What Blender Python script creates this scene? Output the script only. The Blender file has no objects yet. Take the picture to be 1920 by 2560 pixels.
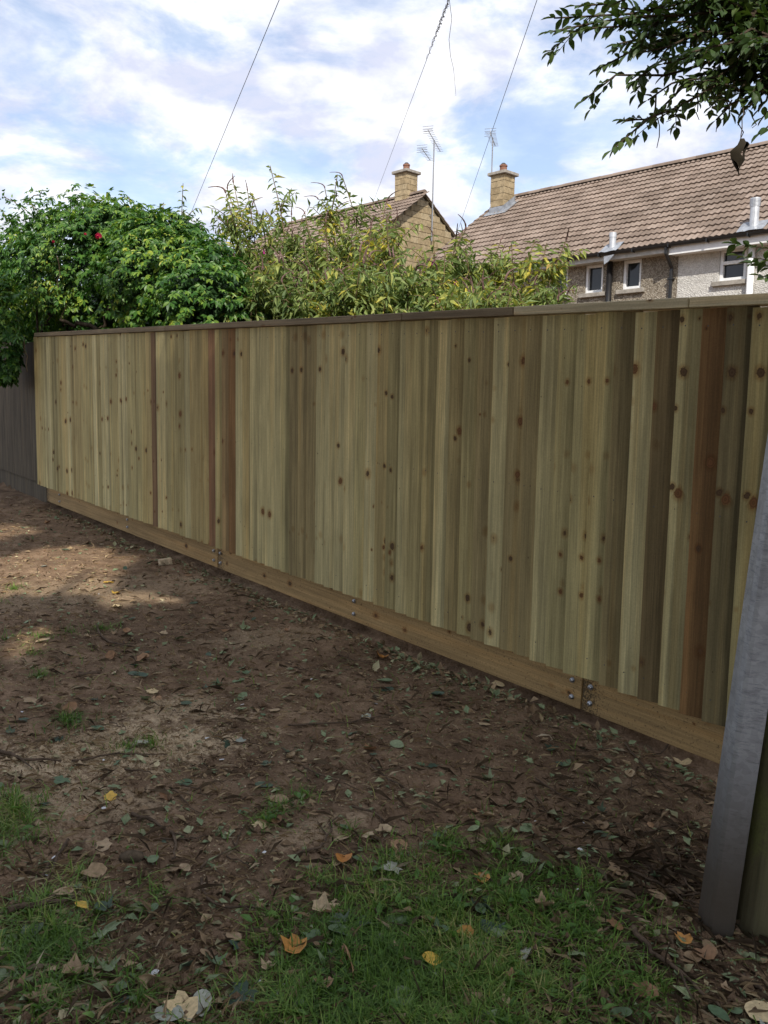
import bpy, math, random
import numpy as np
from mathutils import Matrix, Vector

RAD = math.radians
random.seed(7)
rng = np.random.default_rng(7)
SC = bpy.context.scene
COL = SC.collection

# ------------------------------------------------------------------ camera
EYE = np.array([0.0, 0.0, 1.46])
FPX, CX, CY = 2145.0, 960.0, 1280.0            # photograph is 1920 x 2560
_nad = np.array([620 - CX, -(19880 - CY), -FPX]); _nad /= np.linalg.norm(_nad)
_up = -_nad
_fw = np.array([0, 0, -1.0]); _fw -= _up * _fw.dot(_up); _fw /= np.linalg.norm(_fw)
ROT = np.array([np.cross(_fw, _up), _fw, _up])
cam_d = bpy.data.cameras.new('camera')
cam = bpy.data.objects.new('camera', cam_d)
COL.objects.link(cam)
cam_d.sensor_fit = 'VERTICAL'; cam_d.sensor_height = 36.0
cam_d.lens = 36.0 * FPX / 2560.0
cam_d.clip_start = 0.05; cam_d.clip_end = 3000
cam.matrix_world = Matrix.Translation(Vector(EYE)) @ Matrix([list(r) for r in ROT]).to_4x4()
SC.camera = cam

# ------------------------------------------------------------------ sun, sky, exposure
SUN_EL = RAD(42)
SUN_H = np.array([0.047, -0.999, 0.0])          # horizontal direction towards the sun (behind the viewer)
SUN_DIR = np.array([SUN_H[0] * math.cos(SUN_EL), SUN_H[1] * math.cos(SUN_EL), math.sin(SUN_EL)])
sun_d = bpy.data.lights.new('sun', 'SUN')
sun_d.energy = 2.6; sun_d.angle = RAD(0.55); sun_d.color = (1.0, 0.93, 0.82)
sun = bpy.data.objects.new('sun', sun_d); COL.objects.link(sun)
sun.rotation_euler = Vector(-SUN_DIR).to_track_quat('-Z', 'Y').to_euler()
sun.location = (0, -20, 30)

world = bpy.data.worlds.new('World'); SC.world = world; world.use_nodes = True
def build_world():
    nt = world.node_tree; N = nt.nodes; L = nt.links
    N.clear()
    out = N.new('ShaderNodeOutputWorld')
    sky = N.new('ShaderNodeTexSky'); sky.sky_type = 'NISHITA'; sky.sun_disc = False
    sky.sun_elevation = SUN_EL; sky.sun_rotation = math.atan2(SUN_H[0], SUN_H[1])
    sky.air_density = 1.0; sky.dust_density = 1.2; sky.ozone_density = 1.6
    b1 = N.new('ShaderNodeBackground'); b1.inputs['Strength'].default_value = 0.10
    L.new(sky.outputs[0], b1.inputs['Color'])
    tc = N.new('ShaderNodeTexCoord')
    sep = N.new('ShaderNodeSeparateXYZ'); L.new(tc.outputs['Generated'], sep.inputs[0])
    zc = N.new('ShaderNodeMath'); zc.operation = 'MAXIMUM'; L.new(sep.outputs[2], zc.inputs[0]); zc.inputs[1].default_value = 0.0
    za = N.new('ShaderNodeMath'); za.operation = 'ADD'; L.new(zc.outputs[0], za.inputs[0]); za.inputs[1].default_value = 0.30
    dv = N.new('ShaderNodeVectorMath'); dv.operation = 'DIVIDE'
    L.new(tc.outputs['Generated'], dv.inputs[0])
    cb = N.new('ShaderNodeCombineXYZ')
    for i in range(3): L.new(za.outputs[0], cb.inputs[i])
    L.new(cb.outputs[0], dv.inputs[1])
    mp = N.new('ShaderNodeMapping'); L.new(dv.outputs[0], mp.inputs[0])
    mp.inputs['Location'].default_value = (4.3, 1.7, 0.0); mp.inputs['Scale'].default_value = (1.0, 1.0, 1.6)
    n1 = N.new('ShaderNodeTexNoise'); L.new(mp.outputs[0], n1.inputs['Vector'])
    n1.inputs['Scale'].default_value = 3.1; n1.inputs['Detail'].default_value = 10; n1.inputs['Roughness'].default_value = 0.60
    n1.inputs['Distortion'].default_value = 0.35
    r1 = N.new('ShaderNodeMapRange'); L.new(n1.outputs['Fac'], r1.inputs[0]); r1.interpolation_type = 'SMOOTHSTEP'
    r1.inputs[1].default_value = 0.40; r1.inputs[2].default_value = 0.58; r1.inputs[3].default_value = 0.30; r1.inputs[4].default_value = 1.0
    n2 = N.new('ShaderNodeTexNoise'); L.new(mp.outputs[0], n2.inputs['Vector'])
    n2.inputs['Scale'].default_value = 5.2; n2.inputs['Detail'].default_value = 8; n2.inputs['Roughness'].default_value = 0.58
    n2.inputs['Distortion'].default_value = 0.2
    cr = N.new('ShaderNodeValToRGB'); L.new(n2.outputs['Fac'], cr.inputs[0])
    cr.color_ramp.elements[0].position = 0.40; cr.color_ramp.elements[0].color = (0.38, 0.40, 0.49, 1)
    cr.color_ramp.elements[1].position = 0.60; cr.color_ramp.elements[1].color = (0.61, 0.61, 0.625, 1)
    b2 = N.new('ShaderNodeBackground'); L.new(cr.outputs[0], b2.inputs['Color']); b2.inputs['Strength'].default_value = 1.0
    mx = N.new('ShaderNodeMixShader'); L.new(r1.outputs[0], mx.inputs[0]); L.new(b1.outputs[0], mx.inputs[1]); L.new(b2.outputs[0], mx.inputs[2])
    L.new(mx.outputs[0], out.inputs['Surface'])
build_world()

SC.view_settings.view_transform = 'Standard'; SC.view_settings.look = 'None'
SC.view_settings.exposure = 1.02; SC.view_settings.gamma = 1.0
SC.view_settings.use_curve_mapping = False
SC.render.engine = 'CYCLES'
SC.cycles.max_bounces = 4; SC.cycles.diffuse_bounces = 3; SC.cycles.glossy_bounces = 1
SC.cycles.transmission_bounces = 2; SC.cycles.transparent_max_bounces = 2
SC.cycles.caustics_reflective = False; SC.cycles.caustics_refractive = False
SC.cycles.use_denoising = True

# ------------------------------------------------------------------ helpers: pixels to places
def ray(px, py):
    return ROT @ np.array([px - CX, -(py - CY), -FPX])
D_F = np.array([-0.63732889, 0.77059191, 0.0])       # along the fence, going away to the left
N_F = np.array([0.77059191, 0.63732889, 0.0])        # through the fence, into the garden
DIST_F = 3.3315
SLOPE = 0.0415
def on_fence(px, py, off=0.0):
    r = ray(px, py); return EYE + r * ((DIST_F + off) / r.dot(N_F))
def at_depth(px, py, y):
    r = ray(px, py); return EYE + r * (y / r[1])

def base_z(a):
    return SLOPE * (np.clip(a, -8, 14) - 1.755)
_perm = rng.random((64, 64))
def vnoise(x, y):
    xi = np.floor(x).astype(int); yi = np.floor(y).astype(int)
    fx = x - xi; fy = y - yi
    fx = fx * fx * (3 - 2 * fx); fy = fy * fy * (3 - 2 * fy)
    g = lambda i, j: _perm[i % 64, j % 64]
    return (g(xi, yi) * (1 - fx) + g(xi + 1, yi) * fx) * (1 - fy) + (g(xi, yi + 1) * (1 - fx) + g(xi + 1, yi + 1) * fx) * fy
def gz(x, y):
    x = np.asarray(x, float); y = np.asarray(y, float)
    a = x * D_F[0] + y * D_F[1]
    z = base_z(a) - 0.035
    fo = x * N_F[0] + y * N_F[1] - DIST_F
    z = z - .036 * np.exp(-((fo - .03) / .09) ** 2) * ((a < 10.3) & (a > -2))
    z = z + .11 * np.clip((fo - .11) / .03, 0, 1) * np.clip(1.5 - fo, 0, 1) * ((a < 14.3) & (a > -3))
    k = 1.0 / (1 + ((x + 1) / 9.0) ** 4 + ((y - 4) / 9.0) ** 4)
    z = z + k * ((vnoise(x * 1.3 + 9, y * 1.3) - .5) * .05 + (vnoise(x * 4.1, y * 4.1 + 5) - .5) * .022 + (vnoise(x * 11, y * 11) - .5) * .014 + (vnoise(x * 27, y * 27) - .5) * .008)
    return z
def ground_at(px, py):
    r = ray(px, py); p = EYE + r * ((-0.05 - EYE[2]) / r[2])
    for _ in range(12):
        z = float(gz(p[0], p[1])); p = EYE + r * ((z - EYE[2]) / r[2])
    return p

# ------------------------------------------------------------------ helpers: objects
def tag(o, label=None, cat=None, group=None, kind=None):
    if label: o['label'] = label
    if cat: o['category'] = cat
    if group: o['group'] = group
    if kind: o['kind'] = kind
    return o
def empty(name, loc=(0, 0, 0), rz=0.0, parent=None):
    o = bpy.data.objects.new(name, None); COL.objects.link(o)
    o.location = [float(v) for v in loc]; o.rotation_euler = (0, 0, rz); o.empty_display_size = 0.1
    if parent: o.parent = parent
    return o
def link(name, me, parent=None, loc=None, rot=None, scale=None):
    o = bpy.data.objects.new(name, me); COL.objects.link(o)
    if parent: o.parent = parent
    if loc is not None: o.location = [float(v) for v in loc]
    if rot is not None: o.rotation_euler = rot
    if scale is not None: o.scale = scale if hasattr(scale, '__len__') else (scale,) * 3
    return o
def mesh_np(name, V, F, mats, smooth=False, mi=None):
    V = np.asarray(V, np.float32); F = np.asarray(F, np.int32)
    me = bpy.data.meshes.new(name)
    n, k = F.shape
    me.vertices.add(len(V)); me.vertices.foreach_set('co', V.ravel())
    me.loops.add(n * k); me.loops.foreach_set('vertex_index', F.ravel())
    me.polygons.add(n); me.polygons.foreach_set('loop_start', np.arange(0, n * k, k, dtype=np.int32))
    if mi is not None: me.polygons.foreach_set('material_index', np.asarray(mi, np.int32))
    me.polygons.foreach_set('use_smooth', np.full(n, smooth))
    for m in (mats if isinstance(mats, (list, tuple)) else [mats]): me.materials.append(m)
    me.update(calc_edges=True); me.validate()
    return me
class MB:
    def __init__(s): s.v = []; s.f = []; s.m = []
    def add(s, vs, fs, m=0):
        b = len(s.v); s.v += [tuple(float(c) for c in p) for p in vs]
        s.f += [tuple(b + i for i in f) for f in fs]; s.m += [m] * len(fs); return s
    def hexa(s, p, m=0):      # 8 points: bottom ring 0-3, top ring 4-7
        return s.add(p, [(0, 3, 2, 1), (4, 5, 6, 7), (0, 1, 5, 4), (1, 2, 6, 5), (2, 3, 7, 6), (3, 0, 4, 7)], m)
    def box(s, x0, x1, y0, y1, z0, z1, m=0):
        return s.hexa([(x0, y0, z0), (x1, y0, z0), (x1, y1, z0), (x0, y1, z0), (x0, y0, z1), (x1, y0, z1), (x1, y1, z1), (x0, y1, z1)], m)
    def tube(s, pts, rad, n=6, m=0, cap=True):
        pts = [np.asarray(p, float) for p in pts]
        if not hasattr(rad, '__len__'): rad = [rad] * len(pts)
        rings = []; prev = None
        for i, p in enumerate(pts):
            t = pts[min(i + 1, len(pts) - 1)] - pts[max(i - 1, 0)]; t /= (np.linalg.norm(t) + 1e-9)
            if prev is None:
                h = np.array([0, 0, 1.0]) if abs(t[2]) < .9 else np.array([1.0, 0, 0]); u = np.cross(t, h)
            else: u = prev - t * prev.dot(t)
            u /= (np.linalg.norm(u) + 1e-9); prev = u; w = np.cross(t, u)
            rings.append([p + rad[i] * (math.cos(2 * math.pi * k / n) * u + math.sin(2 * math.pi * k / n) * w) for k in range(n)])
        vs = [q for r in rings for q in r]; fs = []
        for i in range(len(pts) - 1):
            for k in range(n):
                a = i * n + k; b = i * n + (k + 1) % n; fs.append((a, b, b + n, a + n))
        if cap: fs += [tuple(range(n - 1, -1, -1)), tuple(range((len(pts) - 1) * n, len(pts) * n))]
        return s.add(vs, fs, m)
    def mesh(s, name, mats, smooth=False, bevel=0):
        me = bpy.data.meshes.new(name); me.from_pydata(s.v, [], s.f)
        for m in (mats if isinstance(mats, (list, tuple)) else [mats]): me.materials.append(m)
        if any(s.m): me.polygons.foreach_set('material_index', s.m)
        if bevel:
            import bmesh
            bm = bmesh.new(); bm.from_mesh(me)
            bmesh.ops.bevel(bm, geom=[e for e in bm.edges if len(e.link_faces) == 2 and e.calc_face_angle(0) > .5], offset=bevel, segments=1, affect='EDGES', clamp_overlap=True)
            bm.to_mesh(me); bm.free()
        me.polygons.foreach_set('use_smooth', [smooth] * len(me.polygons)); me.update()
        return me
    def build(s, name, mats, parent=None, smooth=False, bevel=0, **k):
        return link(name, s.mesh(name, mats, smooth, bevel), parent, **k)

# ------------------------------------------------------------------ helpers: materials
class NT:
    def __init__(s, name):
        s.mat = bpy.data.materials.new(name); s.mat.use_nodes = True
        s.nt = s.mat.node_tree; s.nt.nodes.clear()
        s.out = s.n('ShaderNodeOutputMaterial')
    def n(s, t, **k):
        nd = s.nt.nodes.new(t)
        for a, b in k.items(): setattr(nd, a, b)
        return nd
    def l(s, a, b): s.nt.links.new(a, b)
    def setv(s, sock, v):
        if isinstance(v, bpy.types.NodeSocket): s.l(v, sock)
        elif hasattr(sock.default_value, '__len__') and not hasattr(v, '__len__'): sock.default_value = (v,) * len(sock.default_value)
        elif hasattr(sock.default_value, '__len__') and len(sock.default_value) == 4 and len(v) == 3: sock.default_value = (*v, 1)
        else: sock.default_value = v
    def math(s, op, a, b=0.0, clamp=False):
        nd = s.n('ShaderNodeMath', operation=op, use_clamp=clamp); s.setv(nd.inputs[0], a); s.setv(nd.inputs[1], b); return nd.outputs[0]
    def mix(s, f, a, b, blend='MIX'):
        nd = s.n('ShaderNodeMix', data_type='RGBA', blend_type=blend)
        s.setv(nd.inputs[0], f); s.setv(nd.inputs[6], a); s.setv(nd.inputs[7], b); return nd.outputs[2]
    def noise(s, vec, scale, detail=4, rough=.55, dist=0.0, out='Fac'):
        nd = s.n('ShaderNodeTexNoise'); s.l(vec, nd.inputs['Vector'])
        nd.inputs['Scale'].default_value = scale; nd.inputs['Detail'].default_value = detail
        nd.inputs['Roughness'].default_value = rough; nd.inputs['Distortion'].default_value = dist
        return nd.outputs[out]
    def voronoi(s, vec, scale, feature='F1', out='Distance', rnd=1.0, dims='3D'):
        nd = s.n('ShaderNodeTexVoronoi', feature=feature, voronoi_dimensions=dims); s.l(vec, nd.inputs['Vector'])
        nd.inputs['Scale'].default_value = scale; nd.inputs['Randomness'].default_value = rnd
        return nd.outputs[out]
    def ramp(s, f, stops):
        nd = s.n('ShaderNodeValToRGB'); s.setv(nd.inputs[0], f); e = nd.color_ramp.elements
        while len(e) < len(stops): e.new(0.5)
        for i, (p, c) in enumerate(stops):
            e[i].position = p; e[i].color = (*c, 1) if hasattr(c, '__len__') else (c, c, c, 1)
        return nd.outputs[0]
    def rng(s, v, a, b, c=0.0, d=1.0, smooth=True):
        nd = s.n('ShaderNodeMapRange'); s.setv(nd.inputs[0], v)
        if smooth: nd.interpolation_type = 'SMOOTHSTEP'
        for i, q in enumerate((a, b, c, d)): nd.inputs[1 + i].default_value = q
        return nd.outputs[0]
    def coord(s, kind='Object'): return s.n('ShaderNodeTexCoord').outputs[kind]
    def pos(s): return s.n('ShaderNodeNewGeometry').outputs['Position']
    def mapping(s, vec, loc=(0, 0, 0), rot=(0, 0, 0), scale=(1, 1, 1)):
        nd = s.n('ShaderNodeMapping'); s.l(vec, nd.inputs[0])
        s.setv(nd.inputs[1], loc); nd.inputs[2].default_value = rot; s.setv(nd.inputs[3], scale); return nd.outputs[0]
    def bump(s, h, strength=.5, dist=.01):
        nd = s.n('ShaderNodeBump'); nd.inputs['Strength'].default_value = strength; nd.inputs['Distance'].default_value = dist
        s.l(h, nd.inputs['Height']); return nd.outputs[0]
    def bsdf(s, col, rough=.8, spec=.3, metal=0.0, normal=None, **k):
        nd = s.n('ShaderNodeBsdfPrincipled'); s.setv(nd.inputs['Base Color'], col); s.setv(nd.inputs['Roughness'], rough)
        nd.inputs['Specular IOR Level'].default_value = spec; s.setv(nd.inputs['Metallic'], metal)
        if normal is not None: s.l(normal, nd.inputs['Normal'])
        s.l(nd.outputs[0], s.out.inputs[0]); return nd

def plain(name, col, rough=.6, spec=.3, metal=0.0, var=.12, scale=8.0):
    t = NT(name); c = t.pos(); f = t.noise(c, scale, 4)
    f2 = t.noise(c, scale * 7, 3)
    k = t.math('ADD', t.rng(f, .3, .7, 1 - var, 1 + var), t.rng(f2, .3, .7, -var * .5, var * .5))
    t.bsdf(t.mix(1.0, col, k, 'MULTIPLY'), rough, spec, metal, t.bump(f2, .15, .003))
    return t.mat

def wood_mat(name, base=None, dark=.5, knots=True, grain=1.0, damp=0.0):
    """planed softwood: long grain along local z (boards) , knots, per-object tint and seed"""
    t = NT(name); oc = t.coord('Object')
    seed = t.n('ShaderNodeAttribute', attribute_type='OBJECT', attribute_name='seed').outputs['Fac']
    info = t.n('ShaderNodeObjectInfo'); rnd = info.outputs['Random']
    tint = info.outputs['Color'] if base is None else base
    cb = t.n('ShaderNodeCombineXYZ')
    t.l(t.math('MULTIPLY', seed, 13.7), cb.inputs[0]); t.l(t.math('MULTIPLY', seed, 5.3), cb.inputs[1]); t.l(t.math('MULTIPLY', seed, 7.9), cb.inputs[2])
    va = t.n('ShaderNodeVectorMath', operation='ADD'); t.l(oc, va.inputs[0]); t.l(cb.outputs[0], va.inputs[1]); v = va.outputs[0]
    cr = t.n('ShaderNodeCombineXYZ'); t.l(t.math('MULTIPLY', rnd, 31.0), cr.inputs[0]); t.l(t.math('MULTIPLY', rnd, 17.0), cr.inputs[2])
    vb = t.n('ShaderNodeVectorMath', operation='ADD'); t.l(oc, vb.inputs[0]); t.l(cr.outputs[0], vb.inputs[1]); w = vb.outputs[0]
    g1 = t.noise(t.mapping(w, scale=(60, 60, 1.2)), 1.0, 4, .6, .4)          # fibre
    g2 = t.noise(t.mapping(w, scale=(18, 18, .35)), 1.0, 2, .5, .2)          # heartwood / sapwood stripes
    g3 = t.noise(t.mapping(w, scale=(5, 5, 1.5)), 1.0, 4, .6)                # stains
    g4 = t.noise(w, 140, 2, .5)
    k = t.math('MULTIPLY', t.rng(g1, .3, .7, 1 - .22 * grain, 1 + .13 * grain), t.rng(g2, .35, .65, .88, 1.09))
    k = t.math('MULTIPLY', k, t.rng(g3, .3, .72, .84, 1.1)); k = t.math('MULTIPLY', k, t.rng(g4, .3, .7, .94, 1.06))
    g0 = t.noise(t.mapping(w, scale=(260, 260, 3.5)), 1.0, 3, .6, .6)        # fine sawn fibre
    k = t.math('MULTIPLY', k, t.rng(g0, .3, .7, 1 - .17 * grain, 1 + .12 * grain))
    if base is None:                                                          # paler sapwood on the thick side
        sx = t.n('ShaderNodeSeparateXYZ'); t.l(oc, sx.inputs[0])
        th = t.math('ADD', t.math('MULTIPLY', rnd, .085), t.math('ADD', .022, t.math('MULTIPLY', t.math('SUBTRACT', g3, .5), .03)))
        amt = t.math('FRACT', t.math('MULTIPLY', rnd, 7.31))
        st = t.rng(t.math('SUBTRACT', sx.outputs[0], th), -.004, .006, 0, 1)
        k = t.math('MULTIPLY', k, t.math('ADD', 1.14, t.math('MULTIPLY', st, t.math('MULTIPLY', amt, -.42))))
    col = t.mix(1.0, tint, k, 'MULTIPLY')
    col = t.mix(t.rng(g2, .52, .68, 0, .35), col, t.mix(1.0, col, (.92, .74, .52), 'MULTIPLY'))
    if knots:
        wob = t.noise(v, 30, 2, .5, out='Color')
        vw = t.n('ShaderNodeVectorMath', operation='MULTIPLY_ADD'); t.l(wob, vw.inputs[0]); vw.inputs[1].default_value = (.012, 0, .012); t.l(v, vw.inputs[2])
        kv = t.mapping(vw.outputs[0], scale=(10.0, 0.0, 7.6))
        d = t.voronoi(kv, 1.0); c = t.voronoi(kv, 1.0, out='Color')
        sp = t.n('ShaderNodeSeparateColor'); t.l(c, sp.inputs[0])
        size = t.math('MULTIPLY', t.rng(sp.outputs[0], .22, 1.0, 0.0, 1.0, False), .19)
        size = t.math('ADD', size, .02)
        kn = t.math('DIVIDE', d, size)
        core = t.rng(t.math('ADD', kn, t.math('MULTIPLY', t.math('SUBTRACT', g4, .5), .7)), .78, 1.02, 1.0, 0.0); ring = t.rng(kn, .9, 2.0, 1.0, 0.0)
        rr = t.rng(t.math('SINE', t.math('MULTIPLY', kn, 16.0)), -1, 1, .75, 1.1)
        kcol = t.mix(1.0, t.mix(sp.outputs[1], (.185, .085, .034), (.095, .056, .030)), rr, 'MULTIPLY')
        col = t.mix(t.math('MULTIPLY', ring, .55), col, t.mix(1.0, col, (.62, .40, .22), 'MULTIPLY'))
        col = t.mix(t.math('MULTIPLY', core, .94), col, kcol)
    if knots:                                                                 # pin knots
        pv = t.mapping(w, scale=(16, 0.0, 11)); pd = t.voronoi(pv, 1.0); pc = t.voronoi(pv, 1.0, out='Color')
        ps = t.n('ShaderNodeSeparateColor'); t.l(pc, ps.inputs[0])
        pk = t.rng(t.math('DIVIDE', pd, t.math('ADD', .012, t.math('MULTIPLY', t.rng(ps.outputs[0], .55, 1, 0, 1, False), .07))), .6, 1.1, .8, 0)
        col = t.mix(pk, col, (.085, .05, .025))
    if damp:
        sz = t.n('ShaderNodeSeparateXYZ'); t.l(oc, sz.inputs[0])
        m = t.noise(oc, 90, 4, .7); q = t.rng(sz.outputs[2], .16, 0.0, 0, .18); 
        col = t.mix(t.rng(t.math('ADD', m, q), .55, .72, 0, damp), col, (.05, .035, .022))
    t.bsdf(col, .74, .22, 0, t.bump(t.math('ADD', g1, t.math('MULTIPLY', g4, .4)), .35, .002))
    return t.mat

def leaf_mat(name, stops, transl=.35, rough=.5, spec=.35, clump=1.6, vein=False):
    t = NT(name); geo = t.n('ShaderNodeNewGeometry')
    r = geo.outputs['Random Per Island']
    f = t.math('ADD', t.math('MULTIPLY', r, .62), t.rng(t.noise(geo.outputs['Position'], clump, 3), .3, .7, 0, .38))
    col = t.ramp(f, stops)
    hv = t.noise(geo.outputs['Position'], 40, 2)
    col = t.mix(1.0, col, t.rng(hv, .3, .7, .82, 1.15), 'MULTIPLY')
    p = t.bsdf(col, rough, spec)
    tr = t.n('ShaderNodeBsdfTranslucent'); t.l(t.mix(1.0, col, (1.15, 1.2, .55), 'MULTIPLY'), tr.inputs[0])
    mx = t.n('ShaderNodeMixShader'); mx.inputs[0].default_value = transl
    t.l(p.outputs[0], mx.inputs[1]); t.l(tr.outputs[0], mx.inputs[2]); t.l(mx.outputs[0], t.out.inputs[0])
    return t.mat

def fallen_mat(name, c1, c2, c3):
    t = NT(name); info = t.n('ShaderNodeObjectInfo'); oc = t.coord('Object')
    geo = t.n('ShaderNodeNewGeometry')
    f = t.math('FRACT', t.math('ADD', info.outputs['Random'], geo.outputs['Random Per Island']))
    col = t.ramp(f, [(0, c1), (.5, c2), (1, c3)])
    n = t.noise(geo.outputs['Position'], 70, 4, .6); n2 = t.noise(geo.outputs['Position'], 260, 2)
    col = t.mix(1.0, col, t.rng(n, .3, .7, .78, 1.15), 'MULTIPLY')
    col = t.mix(t.rng(n2, .66, .78, 0, .5), col, (.06, .035, .015))
    t.bsdf(col, .6, .3, 0, t.bump(n, .4, .003))
    return t.mat

# ------------------------------------------------------------------ leaf scattering
LEAF = np.array([(0, 0, 0), (-.5, .42, .10), (0, .45, -.02), (.5, .42, .10), (0, 1, -.10)], float)
LEAF_F = np.array([(0, 2, 1), (1, 2, 4), (0, 3, 2), (2, 3, 4)])
LEAF9 = np.array([(0, 0, 0), (-.36, .22, .06), (-.5, .46, .10), (-.30, .76, .04), (0, 1, -.10), (.30, .76, .04), (.5, .46, .10), (.36, .22, .06), (0, .48, -.02)], float)
LEAF9_F = np.array([(8, i, i + 1 if i < 7 else 0) for i in range(8)])[:, ::-1].copy()
def unit(a): return a / (np.linalg.norm(a, axis=-1, keepdims=True) + 1e-9)
def leaf_arrays(P, along, nrm, length, width, fine=False):
    """one folded leaf per row"""
    along = unit(along); side = unit(np.cross(along, nrm)); up = np.cross(side, along)
    T, TF = (LEAF9, LEAF9_F) if fine else (LEAF, LEAF_F)
    V = (P[:, None, :] + side[:, None, :] * (T[None, :, 0:1] * width[:, None, None])
         + along[:, None, :] * (T[None, :, 1:2] * length[:, None, None])
         + up[:, None, :] * (T[None, :, 2:3] * length[:, None, None]))
    n = len(P); F = TF[None] + (np.arange(n) * len(T))[:, None, None]
    return V.reshape(-1, 3), F.reshape(-1, 3)
def join_arrays(parts):
    Vs, Fs, b = [], [], 0
    for V, F in parts:
        Vs.append(V); Fs.append(F + b); b += len(V)
    return np.concatenate(Vs), np.concatenate(Fs)
def rdir(n):
    return unit(rng.normal(size=(n, 3)))

# ------------------------------------------------------------------ materials
M = {}
M['board'] = wood_mat('treated_softwood')
M['gravel'] = wood_mat('gravel_board_wood', base=(.44, .295, .135), grain=.9, damp=.85)
M['capwood'] = wood_mat('capping_wood', knots=True)
M['oldwood'] = wood_mat('weathered_wood', base=(.12, .098, .068), knots=False, grain=1.6)
M['nail'] = plain('nail_steel', (.10, .10, .10), .5, .5, .6)
M['bolt'] = plain('zinc_bolt', (.55, .57, .60), .35, .5, 1.0)
M['black'] = plain('black_plastic', (.012, .012, .013), .35, .5)
M['white'] = plain('white_upvc', (.72, .73, .74), .4, .4, var=.05)
M['fascia_old'] = plain('painted_fascia', (.42, .41, .38), .6, .3, var=.15)
M['lead'] = plain('lead_flashing', (.30, .32, .35), .5, .5, .35, var=.2)
M['flue'] = plain('metal_flue', (.55, .57, .60), .4, .5, .5)
M['terracotta'] = plain('terracotta', (.20, .10, .07), .8, .2)
M['alu'] = plain('aerial_aluminium', (.30, .31, .33), .45, .5, .5)
M['sill'] = plain('stone_sill', (.28, .26, .23), .85, .2, var=.2)
M['bark'] = plain('dark_bark', (.055, .042, .030), .9, .1, var=.35, scale=20)
M['stem'] = plain('shrub_stem', (.16, .12, .07), .9, .1, var=.3, scale=20)
M['wire'] = plain('wire_black', (.02, .02, .022), .6, .3)
M['room'] = plain('dark_room', (.018, .018, .02), .9, .1)
def glass_pane():
    t = NT('window_glass'); f = t.noise(t.pos(), 3.0, 2)
    t.bsdf(t.mix(f, (.012, .015, .018), (.03, .035, .04)), .06, .5); return t.mat
M['glass'] = glass_pane()
def dash(name, c1, c2, c3):
    t = NT(name); v = t.pos()
    k = t.voronoi(v, 42, out='Color'); sp = t.n('ShaderNodeSeparateColor'); t.l(k, sp.inputs[0])
    d = t.voronoi(v, 42); b = t.noise(v, 1.1, 4)
    col = t.ramp(sp.outputs[0], [(0, c1), (.55, c2), (1, c3)])
    col = t.mix(1.0, col, t.rng(b, .3, .7, .86, 1.12), 'MULTIPLY')
    t.bsdf(col, .92, .15, 0, t.bump(t.math('ADD', d, sp.outputs[1]), .9, .02)); return t.mat
M['dash_grey'] = dash('grey_pebbledash', (.15, .125, .095), (.27, .235, .185), (.42, .38, .32))
M['dash_pale'] = dash('pale_render', (.50, .49, .46), (.60, .59, .56), (.70, .69, .66))
def tile_mat():
    t = NT('concrete_roof_tile'); v = t.pos(); r = t.n('ShaderNodeNewGeometry').outputs['Random Per Island']
    oi = t.n('ShaderNodeObjectInfo').outputs['Random']; q = t.math('FRACT', t.math('ADD', r, oi))
    a = t.noise(v, 1.2, 5, .6); b = t.noise(v, 18, 4, .65)
    col = t.ramp(q, [(0, (.165, .126, .101)), (.5, (.205, .159, .130)), (1, (.245, .194, .161))])
    col = t.mix(1.0, col, t.rng(a, .3, .7, .84, 1.12), 'MULTIPLY')
    col = t.mix(t.rng(b, .55, .74, 0, .6), col, (.085, .075, .055))
    li = t.noise(v, 5.0, 6, .7); col = t.mix(t.rng(li, .62, .74, 0, .28), col, (.34, .31, .24))
    t.bsdf(col, .88, .2, 0, t.bump(b, .4, .006)); return t.mat
M['tile'] = tile_mat()
def stone_mat(name, a, b, c):
    t = NT(name); v = t.pos(); r = t.n('ShaderNodeObjectInfo').outputs['Random']
    col = t.ramp(r, [(0, a), (.5, b), (1, c)]); n = t.noise(v, 9, 5, .65); n2 = t.noise(v, 60, 3)
    col = t.mix(1.0, col, t.rng(n, .3, .7, .72, 1.16), 'MULTIPLY')
    t.bsdf(col, .9, .15, 0, t.bump(n2, .5, .006)); return t.mat
M['stone'] = stone_mat('reconstituted_stone', (.27, .21, .125), (.33, .26, .16), (.38, .31, .20))
M['mortar'] = plain('mortar', (.20, .17, .12), .95, .1)
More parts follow.
